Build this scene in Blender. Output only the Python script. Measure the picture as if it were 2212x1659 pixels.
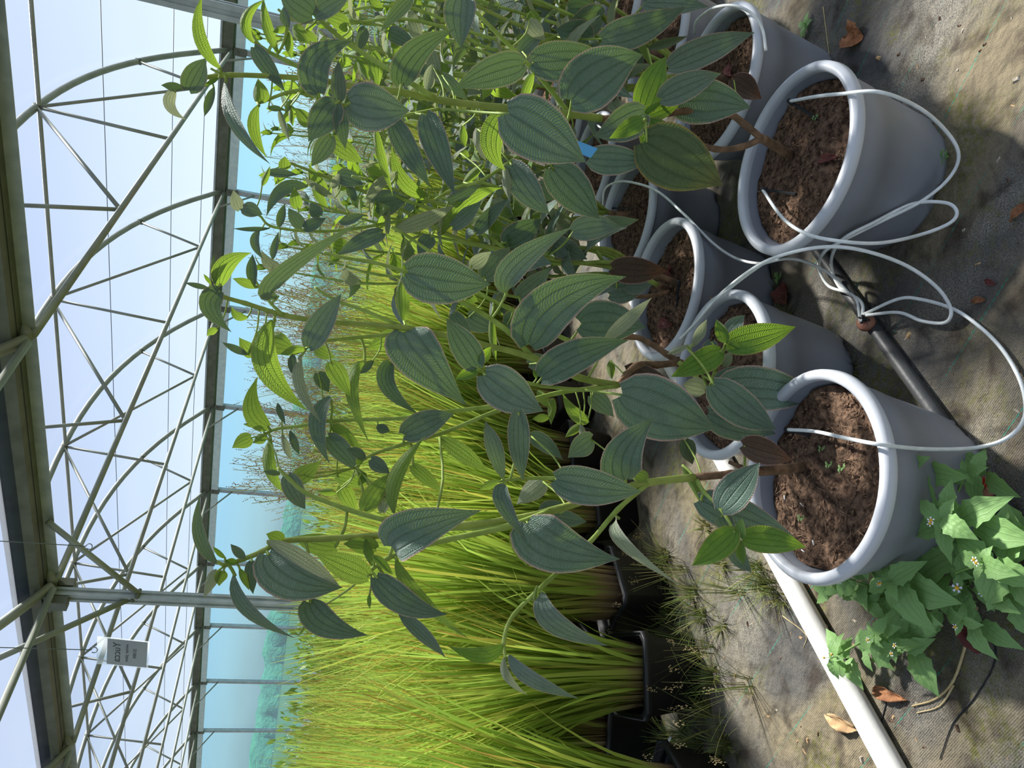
import bpy, math, random
from mathutils import Vector, Matrix, noise as mnoise
random.seed(7)
for o in list(bpy.data.objects): bpy.data.objects.remove(o, do_unlink=True)
S = bpy.context.scene
COL = S.collection
V = Vector
# ------------------------------------------------------------------ camera
F = 1640.0                       # focal length in pixels of the 2212 x 1659 frame
PIT, ROLL, EYE = 0.266647, 0.127292, 1.3
fw = V((0, math.cos(PIT), -math.sin(PIT)))
_u = V((0, math.sin(PIT), math.cos(PIT))); _r = V((1, 0, 0))
RT = math.cos(ROLL)*_r + math.sin(ROLL)*_u
UP = -math.sin(ROLL)*_r + math.cos(ROLL)*_u
CAM = V((0, 0, EYE))
cam = bpy.data.cameras.new('camera'); cam.sensor_fit = 'HORIZONTAL'; cam.sensor_width = 36
cam.lens = F/2212*36; cam.clip_start = 0.05; cam.clip_end = 600
co = bpy.data.objects.new('camera', cam); COL.objects.link(co)
X, Y, Z = -UP, RT, -fw           # the photograph lies on its side: picture right is down
co.matrix_world = Matrix(((X.x, Y.x, Z.x, 0), (X.y, Y.y, Z.y, 0), (X.z, Y.z, Z.z, EYE), (0, 0, 0, 1)))
S.camera = co
def ray(x, y): return fw + (829.5-y)/F*RT - (x-1106)/F*UP
def onz(x, y, z): d = ray(x, y); return CAM + d*((z-EYE)/d.z)
def onY(x, y, yy): d = ray(x, y); return CAM + d*(yy/d.y)
def proj(P):
    d = P-CAM; k = d.dot(fw); return (1106-F*d.dot(UP)/k, 829.5-F*d.dot(RT)/k, k)
# ------------------------------------------------------------------ light
SUN_AZ, SUN_EL = math.radians(38), math.radians(50)
sd = V((math.sin(SUN_AZ)*math.cos(SUN_EL), math.cos(SUN_AZ)*math.cos(SUN_EL), math.sin(SUN_EL)))
sl = bpy.data.lights.new('sun', 'SUN'); sl.energy = 14.5; sl.angle = math.radians(3.5); sl.color = (1.0, .90, .74)
so = bpy.data.objects.new('sun', sl); COL.objects.link(so)
so.rotation_euler = sd.to_track_quat('Z', 'Y').to_euler(); so.location = sd*30
W_ = bpy.data.worlds.new('world'); S.world = W_; W_.use_nodes = True
nt = W_.node_tree; bg = nt.nodes['Background']
sky = nt.nodes.new('ShaderNodeTexSky'); sky.sky_type = 'NISHITA'; sky.sun_disc = False
sky.sun_elevation = SUN_EL; sky.sun_rotation = SUN_AZ; sky.air_density = 1.0; sky.dust_density = 1.2; sky.ozone_density = 1.5
hs = nt.nodes.new('ShaderNodeHueSaturation'); hs.inputs['Saturation'].default_value = .78     # hazy day
nt.links.new(sky.outputs[0], hs.inputs['Color']); nt.links.new(hs.outputs[0], bg.inputs[0]); bg.inputs[1].default_value = 0.125
vs = S.view_settings; vs.view_transform = 'Standard'; vs.look = 'None'; vs.gamma = 1; vs.use_curve_mapping = False
vs.exposure = 0.8
# ------------------------------------------------------------------ helpers
def link(o, parent=None):
    COL.objects.link(o)
    if parent: o.parent = parent
    return o
def tag(o, label=None, cat=None, group=None, kind=None):
    if label: o['label'] = label
    if cat: o['category'] = cat
    if group: o['group'] = group
    if kind: o['kind'] = kind
    return o
def empty(name, loc, label=None, cat=None, group=None):
    o = bpy.data.objects.new(name, None); o.empty_display_size = .1; o.location = loc
    return tag(link(o), label, cat, group)
class MB:
    def __init__(s): s.v = []; s.f = []; s.m = []; s.uv = []
    def face(s, idx, mi=0, uv=None): s.f.append(idx); s.m.append(mi); s.uv.append(uv)
    def box(s, c, sx, sy, sz, mi=0, ax=None):
        ax = ax or (V((1,0,0)), V((0,1,0)), V((0,0,1))); b = len(s.v)
        for k in range(8):
            s.v.append(V(c) + ax[0]*sx*(k & 1 or -1)*.5 + ax[1]*sy*(1 if k & 2 else -1)*.5 + ax[2]*sz*(1 if k & 4 else -1)*.5)
        for q in ((0,2,3,1),(4,5,7,6),(0,1,5,4),(2,6,7,3),(0,4,6,2),(1,3,7,5)): s.face([b+i for i in q], mi)
    def tube(s, pts, rad, n=8, mi=0, cap=True, up=None):
        pts = [V(p) for p in pts]; N = len(pts)
        rads = rad if isinstance(rad, (list, tuple)) else [rad]*N
        t0 = (pts[1]-pts[0]).normalized()
        a = up or (V((0,0,1)) if abs(t0.z) < .9 else V((1,0,0)))
        a = (a - t0*a.dot(t0)).normalized(); b0 = len(s.v)
        for i, p in enumerate(pts):
            t = (pts[min(i+1, N-1)]-pts[max(i-1, 0)]).normalized()
            a = (a - t*a.dot(t)).normalized(); b = t.cross(a)
            for k in range(n):
                g = 2*math.pi*(k+.5)/n; s.v.append(p + (a*math.cos(g)+b*math.sin(g))*rads[i])
        for i in range(N-1):
            for k in range(n):
                k2 = (k+1) % n
                s.face([b0+i*n+k, b0+i*n+k2, b0+(i+1)*n+k2, b0+(i+1)*n+k], mi,
                       [(k/n, i/(N-1)), ((k+1)/n, i/(N-1)), ((k+1)/n, (i+1)/(N-1)), (k/n, (i+1)/(N-1))])
        if cap:
            s.face([b0+k for k in range(n)][::-1], mi); s.face([b0+(N-1)*n+k for k in range(n)], mi)
    def lathe(s, prof, n=40, mi=0, c=V((0,0,0)), fn=None):
        b0 = len(s.v)
        for (r, z) in prof:
            for k in range(n):
                g = 2*math.pi*k/n; p = V((r*math.cos(g), r*math.sin(g), z))
                if fn: p = fn(p)
                s.v.append(c+p)
        for i in range(len(prof)-1):
            for k in range(n):
                k2 = (k+1) % n; s.face([b0+i*n+k, b0+i*n+k2, b0+(i+1)*n+k2, b0+(i+1)*n+k], mi)
    def extrude(s, prof, A, B, side, mi=0):
        """closed profile of (side, z) points swept from A to B"""
        b0 = len(s.v); n = len(prof)
        for P in (A, B):
            for (t, z) in prof: s.v.append(P + side*t + V((0,0,z)))
        for k in range(n): s.face([b0+k, b0+(k+1) % n, b0+n+(k+1) % n, b0+n+k], mi)
        s.face([b0+k for k in range(n)][::-1], mi); s.face([b0+n+k for k in range(n)], mi)
    def build(s, name, mats, parent=None, loc=None, smooth=True):
        me = s.mesh(name, mats, loc, smooth)
        o = bpy.data.objects.new(name, me)
        if parent is None and loc is not None: o.location = loc
        return link(o, parent)
    def mesh(s, name, mats, loc=None, smooth=True):
        me = bpy.data.meshes.new(name); L = V(loc) if loc is not None else V((0,0,0))
        me.from_pydata([tuple(p-L) for p in s.v], [], s.f)
        for m in (mats if isinstance(mats, (list, tuple)) else [mats]): me.materials.append(m)
        me.polygons.foreach_set('material_index', s.m)
        if smooth: me.polygons.foreach_set('use_smooth', [True]*len(s.f))
        if any(s.uv):
            l = me.uv_layers.new(name='UVMap'); fl = []
            for f, u in zip(s.f, s.uv):
                for i in range(len(f)): fl += list(u[i]) if u else [0, 0]
            l.data.foreach_set('uv', fl)
        me.update(); return me
def child(me, name, parent, loc=None):
    o = bpy.data.objects.new(name, me)
    if loc is not None: o.location = loc
    return link(o, parent)
def spline(pts, sub=6):
    """Catmull-Rom through the points"""
    P = [V(p) for p in pts]; P = [P[0]*2-P[1]]+P+[P[-1]*2-P[-2]]; out = []
    for i in range(1, len(P)-2):
        for k in range(sub):
            t = k/sub; a, b, c, d = P[i-1:i+3]
            out.append(.5*((2*b)+(c-a)*t+(2*a-5*b+4*c-d)*t*t+(3*b-a-3*c+d)*t*t*t))
    out.append(P[-2]); return out
# ------------------------------------------------------------------ materials
def nodes(name):
    m = bpy.data.materials.new(name); m.use_nodes = True; t = m.node_tree
    return m, t, t.nodes, t.links, t.nodes['Principled BSDF']
def N(ns, typ, **kw):
    n = ns.new(typ)
    for k, v in kw.items():
        if k == 'inp':
            for i, x in v.items(): n.inputs[i].default_value = x
        else: setattr(n, k, v)
    return n
def rgb(h):
    c = [int(h[i:i+2], 16)/255 for i in (0, 2, 4)]
    return tuple((x/12.92 if x <= .04045 else ((x+.055)/1.055)**2.4) for x in c) + (1,)
def ramp(ns, stops, interp='LINEAR'):
    r = ns.new('ShaderNodeValToRGB'); r.color_ramp.interpolation = interp; e = r.color_ramp.elements
    while len(e) < len(stops): e.new(.5)
    for q, (p, c) in zip(e, stops): q.position = p; q.color = c
    return r
def mat(name, c1, c2=None, scale=20, rough=.5, metal=0, bump=0, bscale=None, detail=4, spec=.5, p0=.35, p1=.65, bdist=.01):
    m, t, ns, ls, b = nodes(name)
    b.inputs['Roughness'].default_value = rough; b.inputs['Metallic'].default_value = metal
    b.inputs['Specular IOR Level'].default_value = spec
    tc = N(ns, 'ShaderNodeTexCoord')
    if c2 is None: b.inputs['Base Color'].default_value = rgb(c1)
    else:
        n = N(ns, 'ShaderNodeTexNoise', inp={'Scale': scale, 'Detail': detail}); ls.new(tc.outputs['Object'], n.inputs['Vector'])
        r = ramp(ns, [(p0, rgb(c1)), (p1, rgb(c2))]); ls.new(n.outputs[0], r.inputs[0]); ls.new(r.outputs[0], b.inputs['Base Color'])
    if bump:
        n2 = N(ns, 'ShaderNodeTexNoise', inp={'Scale': bscale or scale*3, 'Detail': 6}); ls.new(tc.outputs['Object'], n2.inputs['Vector'])
        bp = N(ns, 'ShaderNodeBump', inp={'Strength': bump, 'Distance': bdist}); ls.new(n2.outputs[0], bp.inputs['Height']); ls.new(bp.outputs[0], b.inputs['Normal'])
    return m
M = {}
M['galv'] = mat('galvanised_steel', '9ea4a4', 'b4b9b8', 9, .45, .15, .05, 60)
M['galv_dark'] = mat('dull_steel', '5c5e50', '6e7062', 7, .55, .2, .05, 60)
M['tube'] = mat('steel_tube', '8a8d80', '9c9f92', 4, .5, .1)
M['clamp'] = mat('pale_clamp_strip', 'c0d0d0', 'd4e0dc', 12, .5)
M['wire'] = mat('thin_wire', '6d7478', None, rough=.4, metal=.5)
M['pot'] = mat('grey_plastic', '80838a', '8c8f96', 6, .5, 0, .04, 300, bdist=.002)
M['rim'] = mat('grey_plastic_rim', 'b8bbc0', 'c4c7cb', 7, .42, 0, .02, 300, bdist=.002)
M['soil'] = mat('peat_soil', '3c2e25', '846a56', 70, .95, 0, .9, 120, detail=8, spec=.1, bdist=.012)
M['crumb'] = mat('peat_crumb', '5a4638', 'a08268', 80, .95, 0, .6, 200, spec=.1)
M['black'] = mat('black_plastic', '17181a', '242628', 15, .75)
M['black_pot'] = mat('black_pot_plastic', '101214', '1c1e21', 12, .5)
M['whitepipe'] = mat('white_pvc', 'd0cec8', 'e4e2dc', 6, .4, 0, .05, 80)
M['blackpipe'] = mat('black_polyethylene', '303234', '4c4c4a', 8, .5, 0, .1, 90)
M['drip'] = mat('white_drip_tube', 'd8dcd8', 'eceeea', 40, .45)
M['brown'] = mat('brown_plastic', '8d5a45', '9d6b54', 30, .55)
M['red'] = mat('red_plastic', 'a3281f', 'b8352a', 30, .45)
M['blue'] = mat('blue_tag_plastic', '4aa0e0', '58aae6', 20, .4)
M['stem'] = mat('green_stem', '80943f', '9cb05a', 30, .6, spec=.3)
M['wood'] = mat('woody_stem', '5c4630', '86664a', 40, .8, 0, .4, 120)
M['wood_green'] = mat('half_woody_stem', '82903e', '96a24e', 30, .65, 0, .2, 90)
M['dry'] = mat('dry_leaf', '7d4f30', 'a9744a', 40, .8, 0, .5, 90)
M['dryred'] = mat('dry_red_leaf', '5a2a24', '7b3a30', 40, .7, 0, .3, 90)
M['straw'] = mat('straw', 'b39a6a', 'cdb98a', 30, .8)
M['chip'] = mat('wood_chip', '9a7a55', 'c2a47a', 40, .85)
M['stone'] = mat('stone', '8d8474', 'b8ad9a', 30, .9, 0, .4, 80)
M['white'] = mat('white_petal', 'f2f2ee', None, rough=.6)
M['yellow'] = mat('yellow_disc', 'd8a51c', None, rough=.7)
M['lilac'] = mat('lilac_petal', 'd9cfe6', None, rough=.6)
M['weedstem'] = mat('weed_stem', '6c9440', '84a850', 30, .6)

def film(name, tint, tfac, diff, rough_scale=.6):
    """thin greenhouse film: lets part of the light through and scatters the rest"""
    m, t, ns, ls, b = nodes(name); ns.remove(b); out = ns['Material Output']
    tr = N(ns, 'ShaderNodeBsdfTransparent', inp={0: tint}); tl = N(ns, 'ShaderNodeBsdfTranslucent', inp={0: diff})
    tc = N(ns, 'ShaderNodeTexCoord'); mp = N(ns, 'ShaderNodeMapping'); mp.inputs['Scale'].default_value = (.5, .5, 3)
    nz = N(ns, 'ShaderNodeTexNoise', inp={'Scale': rough_scale, 'Detail': 5}); ls.new(tc.outputs['Object'], mp.inputs[0]); ls.new(mp.outputs[0], nz.inputs['Vector'])
    mr = N(ns, 'ShaderNodeMapRange', inp={'From Min': .3, 'From Max': .7, 'To Min': tfac-.05, 'To Max': tfac+.05}); ls.new(nz.outputs[0], mr.inputs[0])
    mx = N(ns, 'ShaderNodeMixShader'); ls.new(mr.outputs[0], mx.inputs[0]); ls.new(tr.outputs[0], mx.inputs[1]); ls.new(tl.outputs[0], mx.inputs[2])
    gl = N(ns, 'ShaderNodeBsdfGlossy', inp={0: (1, 1, 1, 1), 'Roughness': .25}); m2 = N(ns, 'ShaderNodeMixShader', inp={0: .04})
    ls.new(mx.outputs[0], m2.inputs[1]); ls.new(gl.outputs[0], m2.inputs[2]); ls.new(m2.outputs[0], out.inputs[0])
    return m
M['roof_film'] = film('clear_roof_film', (.53, .58, .68, 1), .34, (.12, .14, .18, 1))
M['side_film'] = film('blue_green_side_film', (.29, .49, .67, 1), .20, (.09, .17, .24, 1))
M['clear'] = film('clear_sleeve', (.9, .93, .95, 1), .25, (.9, .93, .96, 1))

def leafmat(name, top, top2, under, trans, tfac, margin='b98a80', mamt=.7, rough=.55, sheen=.25, spot=None, ribs=34, bump=.75):
    """broad leaf with three to five long veins and close cross ribs; UV x runs across, y along"""
    m, t, ns, ls, b = nodes(name); out = ns['Material Output']
    uv = N(ns, 'ShaderNodeUVMap'); sep = N(ns, 'ShaderNodeSeparateXYZ'); ls.new(uv.outputs[0], sep.inputs[0])
    def mth(op, a, c=None, d=None):
        n = N(ns, 'ShaderNodeMath', operation=op)
        for i, q in enumerate((a, c, d)):
            if q is None: continue
            if isinstance(q, (int, float)): n.inputs[i].default_value = q
            else: ls.new(q, n.inputs[i])
        return n.outputs[0]
    s = mth('ABSOLUTE', mth('MULTIPLY_ADD', sep.outputs[0], 2.0, -1.0)); v = sep.outputs[1]
    # distance to the nearest long vein (0, .42, .8)
    d0 = s; d1 = mth('ABSOLUTE', mth('SUBTRACT', s, .44)); d2 = mth('ABSOLUTE', mth('SUBTRACT', s, .82))
    dm = mth('MINIMUM', mth('MINIMUM', d0, d1), mth('MULTIPLY_ADD', d2, 1.0, .03))
    vein = N(ns, 'ShaderNodeMapRange', interpolation_type='SMOOTHSTEP', inp={'From Min': .0, 'From Max': .07, 'To Min': 1, 'To Max': 0}); ls.new(dm, vein.inputs[0])
    nz = N(ns, 'ShaderNodeTexNoise', inp={'Scale': 9.0, 'Detail': 3}); ls.new(uv.outputs[0], nz.inputs['Vector'])
    ph = mth('ADD', mth('MULTIPLY_ADD', s, -.16, v), mth('MULTIPLY', nz.outputs[0], .07))
    rib = mth('MULTIPLY_ADD', mth('SINE', mth('MULTIPLY', ph, ribs*6.283)), .5, .5)
    hgt = mth('SUBTRACT', mth('MULTIPLY', rib, .42), mth('MULTIPLY', vein.outputs[0], .9))
    bp = N(ns, 'ShaderNodeBump', inp={'Strength': bump, 'Distance': .0045}); ls.new(hgt, bp.inputs['Height'])
    oi = N(ns, 'ShaderNodeObjectInfo')
    tc = N(ns, 'ShaderNodeTexCoord'); big = N(ns, 'ShaderNodeTexNoise', inp={'Scale': 22.0, 'Detail': 3}); ls.new(tc.outputs['Object'], big.inputs['Vector'])
    f = mth('ADD', mth('MULTIPLY', oi.outputs['Random'], .6), mth('MULTIPLY_ADD', big.outputs[0], .7, -.15))
    mx = N(ns, 'ShaderNodeMix', data_type='RGBA'); ls.new(f, mx.inputs[0]); mx.inputs[6].default_value = rgb(top); mx.inputs[7].default_value = rgb(top2)
    ge = N(ns, 'ShaderNodeNewGeometry')
    mb_ = N(ns, 'ShaderNodeMix', data_type='RGBA'); ls.new(ge.outputs['Backfacing'], mb_.inputs[0]); ls.new(mx.outputs[2], mb_.inputs[6]); mb_.inputs[7].default_value = rgb(under)
    # veins a touch paler, margin flushed
    mv = N(ns, 'ShaderNodeMix', data_type='RGBA', blend_type='MULTIPLY'); ls.new(mth('MULTIPLY', vein.outputs[0], .35), mv.inputs[0]); ls.new(mb_.outputs[2], mv.inputs[6]); mv.inputs[7].default_value = (.6, .66, .5, 1)
    mg = N(ns, 'ShaderNodeMapRange', inp={'From Min': .915, 'From Max': .975}); ls.new(s, mg.inputs[0])
    mm = N(ns, 'ShaderNodeMix', data_type='RGBA'); ls.new(mth('MULTIPLY', mg.outputs[0], mamt), mm.inputs[0]); ls.new(mv.outputs[2], mm.inputs[6]); mm.inputs[7].default_value = rgb(margin)
    colr = mm.outputs[2]
    if spot:
        sr = N(ns, 'ShaderNodeMapRange', inp={'From Min': .55, 'From Max': .95}); ls.new(mth('ADD', v, mth('MULTIPLY_ADD', nz.outputs[0], .6, -.35)), sr.inputs[0])
        ms = N(ns, 'ShaderNodeMix', data_type='RGBA'); ls.new(sr.outputs[0], ms.inputs[0]); ls.new(colr, ms.inputs[6]); ms.inputs[7].default_value = rgb(spot); colr = ms.outputs[2]
    ls.new(colr, b.inputs['Base Color']); b.inputs['Roughness'].default_value = rough; b.inputs['Specular IOR Level'].default_value = .35
    b.inputs['Sheen Weight'].default_value = sheen; b.inputs['Sheen Roughness'].default_value = .4; b.inputs['Sheen Tint'].default_value = (.85, .9, .8, 1)
    ls.new(bp.outputs[0], b.inputs['Normal'])
    tl = N(ns, 'ShaderNodeBsdfTranslucent'); ls.new(bp.outputs[0], tl.inputs['Normal'])
    mt = N(ns, 'ShaderNodeMix', data_type='RGBA', blend_type='MULTIPLY'); ls.new(mth('MULTIPLY', vein.outputs[0], .6), mt.inputs[0]); mt.inputs[6].default_value = rgb(trans); mt.inputs[7].default_value = (.5, .6, .4, 1); ls.new(mt.outputs[2], tl.inputs[0])
    ms = N(ns, 'ShaderNodeMixShader', inp={0: tfac}); ls.new(b.outputs[0], ms.inputs[1]); ls.new(tl.outputs[0], ms.inputs[2]); ls.new(ms.outputs[0], out.inputs[0])
    return m
M['leaf_d'] = leafmat('mature_leaf', '587460', '7f9284', '8ea678', '86a83a', .11, margin='cfa49a', mamt=.85)
M['leaf_u'] = leafmat('thin_leaf', '62803e', '7c964e', '8aa654', 'a2c23c', .42, margin='d08a70', sheen=.15)
M['leaf_g'] = leafmat('young_leaf', '4f7d34', '6a9444', '84a850', 'b0d636', .3, margin='c0876a')
M['leaf_v'] = leafmat('downy_pale_leaf', '8c9c7c', 'a4b090', 'a3ad86', 'c0c890', .25, margin='d08c8c', sheen=.5)
M['leaf_r'] = leafmat('reddened_leaf', '40362a', '57402f', '6a4834', '8c5030', .12, spot='80502a')
M['leaf_y'] = leafmat('yellowing_leaf', '42583c', '5a6c46', '98a040', '8a9a38', .12, margin='a08040', spot='72703e')
M['weed'] = leafmat('weed_leaf', '4a7a3e', '62904c', '84aa66', '98c850', .22, margin='6a9a50', mamt=.2, ribs=6, sheen=.1, bump=.25)
def blademat(name, stops, alt, tfac=.4, trans='cfe040'):
    """grass blade: UV y from root to tip, UV x a value for each blade"""
    m, t, ns, ls, b = nodes(name); out = ns['Material Output']
    uv = N(ns, 'ShaderNodeUVMap'); sep = N(ns, 'ShaderNodeSeparateXYZ'); ls.new(uv.outputs[0], sep.inputs[0])
    r1 = ramp(ns, [(p, rgb(c)) for p, c in stops]); r2 = ramp(ns, [(p, rgb(c)) for p, c in alt])
    ls.new(sep.outputs[1], r1.inputs[0]); ls.new(sep.outputs[1], r2.inputs[0])
    mx = N(ns, 'ShaderNodeMix', data_type='RGBA'); pw = N(ns, 'ShaderNodeMath', operation='POWER', inp={1: 2.2}); ls.new(sep.outputs[0], pw.inputs[0]); ls.new(pw.outputs[0], mx.inputs[0])
    ls.new(r1.outputs[0], mx.inputs[6]); ls.new(r2.outputs[0], mx.inputs[7]); ls.new(mx.outputs[2], b.inputs['Base Color'])
    b.inputs['Roughness'].default_value = .5; b.inputs['Specular IOR Level'].default_value = .3
    tl = N(ns, 'ShaderNodeBsdfTranslucent'); ls.new(mx.outputs[2], tl.inputs[0])
    ms = N(ns, 'ShaderNodeMixShader', inp={0: tfac}); ls.new(b.outputs[0], ms.inputs[1]); ls.new(tl.outputs[0], ms.inputs[2]); ls.new(ms.outputs[0], out.inputs[0])
    return m
M['blade'] = blademat('tall_grass_blade', [(0, '8d7464'), (.10, '9a8458'), (.22, '98ae42'), (.7, 'a8c850'), (1, 'b6d462')], [(0, '805a4a'), (.15, '9a8a4c'), (.4, 'a4b044'), (.75, 'b8ae4c'), (1, 'b0683e')])
M['turf'] = blademat('low_grass_blade', [(0, '4d5a2a'), (1, '7f9a48')], [(0, '6d6a3a'), (1, 'b8a870')], .3)
M['panicle'] = blademat('panicle_stalk', [(0, '7f9a40'), (.6, '94a04c'), (1, '8a7450')], [(0, '98a048'), (1, '8c6a58')], .3)
M['bush'] = blademat('bush_leaf', [(0, '4f7028'), (1, '8cae48')], [(0, '6a8434'), (1, 'a4bc60')], .4)
M['field'] = mat('outdoor_meadow', '2c4422', '3c5628', 3, .9, 0, .6, 8, spec=.1, bdist=.1)
M['hedge'] = mat('distant_trees', '2c5a40', '3f7250', .8, .9, 0, .8, 2, spec=.1, bdist=.4)

def groundmat():
    """woven ground cover, pale scuffs and dried silt, moss, teal guide threads every 19 cm"""
    m, t, ns, ls, b = nodes('woven_ground_cover')
    tc = N(ns, 'ShaderNodeTexCoord'); mp = N(ns, 'ShaderNodeMapping'); mp.inputs['Rotation'].default_value = (0, 0, -math.atan2(.855, .52)); ls.new(tc.outputs['Object'], mp.inputs[0])
    P = mp.outputs[0]; O = tc.outputs['Object']
    def noi(sc, det=6, vec=O, dist=0): n = N(ns, 'ShaderNodeTexNoise', inp={'Scale': sc, 'Detail': det, 'Distortion': dist}); ls.new(vec, n.inputs['Vector']); return n.outputs[0]
    def mixc(f, a, c):
        x = N(ns, 'ShaderNodeMix', data_type='RGBA'); ls.new(f, x.inputs[0])
        for i, q in ((6, a), (7, c)):
            if isinstance(q, tuple): x.inputs[i].default_value = q
            else: ls.new(q, x.inputs[i])
        return x.outputs[2]
    def rng(v, a, c, lo=0, hi=1): n = N(ns, 'ShaderNodeMapRange', inp={'From Min': a, 'From Max': c, 'To Min': lo, 'To Max': hi}); ls.new(v, n.inputs[0]); return n.outputs[0]
    def mth(op, a, c):
        n = N(ns, 'ShaderNodeMath', operation=op)
        for i, q in enumerate((a, c)):
            if isinstance(q, (int, float)): n.inputs[i].default_value = q
            else: ls.new(q, n.inputs[i])
        return n.outputs[0]
    sx = N(ns, 'ShaderNodeSeparateXYZ'); ls.new(P, sx.inputs[0])
    def wave(out, k): return mth('MULTIPLY', mth('ADD', mth('SINE', mth('MULTIPLY', out, k), 0), 1), .5)
    weave = mth('MULTIPLY', wave(sx.outputs[0], 1500), wave(sx.outputs[1], 2100))
    base = mixc(weave, rgb('403f3e'), rgb('7c7a76'))
    scuff = mth('MULTIPLY', rng(noi(3.2, 8, O, .4), .38, .62), rng(noi(260, 4), .30, .66))
    c1 = mixc(mth('MULTIPLY', scuff, .85), base, rgb('a69e8c'))
    silt = rng(noi(2.3, 7, O, .8), .47, .64); c2 = mixc(mth('MULTIPLY', silt, .8), c1, mixc(noi(40, 6), rgb('625846'), rgb('a39474')))
    moss = mth('MULTIPLY', rng(noi(5.5, 7, O, .6), .50, .64), rng(noi(70, 4), .4, .6)); c3 = mixc(mth('MULTIPLY', moss, .8), c2, mixc(noi(60, 3), rgb('4d5224'), rgb('7f7d3a')))
    dirt = mth('MULTIPLY', rng(noi(11, 10, O, .5), .52, .68), .75); c4 = mixc(dirt, c3, rgb('3a3028'))
    # guide threads, dashed and worn
    fr = N(ns, 'ShaderNodeMath', operation='PINGPONG', inp={1: .095}); ls.new(mth('ADD', sx.outputs[0], -1.19), fr.inputs[0])
    wob = mth('MULTIPLY', mth('SINE', mth('MULTIPLY', sx.outputs[1], 420), 0), .0007)
    line = mth('LESS_THAN', mth('ADD', fr.outputs[0], wob), .0012)
    worn = rng(noi(7, 6), .42, .58); c5 = mixc(mth('MULTIPLY', mth('MULTIPLY', line, worn), .75), c4, rgb('2f8f78'))
    ls.new(c5, b.inputs['Base Color']); b.inputs['Roughness'].default_value = .85; b.inputs['Specular IOR Level'].default_value = .2
    bp = N(ns, 'ShaderNodeBump', inp={'Strength': 1.0, 'Distance': .018}); ls.new(mth('ADD', noi(26, 10), mth('MULTIPLY', weave, .08)), bp.inputs['Height']); ls.new(bp.outputs[0], b.inputs['Normal'])
    return m
M['ground'] = groundmat()
# ------------------------------------------------------------------ greenhouse
TH = 0.994569; BAY = 2.5; SPAN = 9.37; ZG = EYE+1.8316
wv = V((-math.sin(TH), math.cos(TH), 0)); nv = V((-math.cos(TH), -math.sin(TH), 0)); P0 = V((4.9939, 13.7698, 0))
def G(s, n, z): return P0 + wv*(n*BAY) + nv*s + V((0, 0, z))
def zarch(s):
    s = s % SPAN if s not in (SPAN, 2*SPAN) else 0
    return ZG + 1.48*(1-abs(2*s/SPAN-1)**2.3)
mb = MB(); mb.v = [G(3*SPAN, -8, 0), G(-.1, -8, 0), G(-.1, 18, 0), G(3*SPAN, 18, 0)]; mb.face([0,1,2,3])
tag(mb.build('floor', M['ground']), 'worn woven ground cover with silt, moss and teal guide threads', kind='structure')
mb = MB(); mb.v = [V((-160,-120,-.03)), V((160,-120,-.03)), V((160,160,-.03)), V((-160,160,-.03))]; mb.face([0,1,2,3])
tag(mb.build('meadow', M['field']), 'green meadow outside the greenhouse', kind='structure')
for k, lab in enumerate(('translucent film roof of the bay between both gutters', 'translucent film roof of the bay over the viewer', 'translucent film roof of the bay behind the viewer')):
    mb = MB(); ns_ = 18; ends = list(range(-8, 19, 2))
    for n in ends:
        for i in range(ns_+1):
            s = k*SPAN + SPAN*i/ns_; z = ZG if i in (0, ns_) else zarch(s)
            mb.v.append(G(s, n+.0, z+.075))
    w1 = ns_+1
    for a in range(len(ends)-1):
        for i in range(ns_): mb.face([a*w1+i, a*w1+i+1, (a+1)*w1+i+1, (a+1)*w1+i])
    tag(mb.build('ceiling', M['roof_film']), lab, kind='structure')
mb = MB(); mb.v = [G(-.06, -8, 0), G(-.06, 18, 0), G(-.06, 18, ZG-.12), G(-.06, -8, ZG-.12)]; mb.face([0,1,2,3])
tag(mb.build('wall_far', M['side_film']), 'blue-green film side wall below the far gutter', kind='structure')
# gutters
gp = [(-.15,.19), (-.13,.19), (-.085,.03), (.085,.03), (.13,.19), (.15,.19), (.15,.16), (.135,.15), (.10,0), (-.10,0), (-.135,.15), (-.15,.16)]
for s, zo, lab in ((0, 0, 'long grey steel gutter along the blue-green side wall'), (SPAN, .10, 'broad steel valley gutter crossing overhead close to the viewer')):
    e = empty('roof_gutter', G(s, 0, ZG), lab, 'gutter'); L = e.location
    mb = MB(); mb.extrude(gp, G(s, -8, ZG-.02+zo), G(s, 18, ZG-.02+zo), nv); mb.build('trough', M['galv_dark'], e, L, smooth=False)
    mb = MB(); mb.extrude([(-.112,0), (-.10,0), (-.10,.10), (-.112,.10)], G(s, -8, ZG-.10+zo), G(s, 18, ZG-.10+zo), nv); mb.build('drop_flange', M['galv'], e, L, smooth=False)
    mb = MB(); mb.extrude([(.135,0), (.155,0), (.155,.03), (.135,.03)], G(s, -8, ZG+.15+zo), G(s, 18, ZG+.15+zo), nv); mb.build('edge_bead', M['galv'], e, L, smooth=False)
    if s == 0:
        mb = MB(); mb.extrude([(0,0), (.05,0), (.05,.15), (0,.15)], G(.03, -8, ZG-.21), G(.03, 18, ZG-.21), nv); mb.build('clamp_strip', M['clamp'], e, L, smooth=False)
ORD = ['first','second','third','fourth','fifth','sixth','seventh','eighth','ninth','tenth','eleventh','twelfth','thirteenth','fourteenth']
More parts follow.
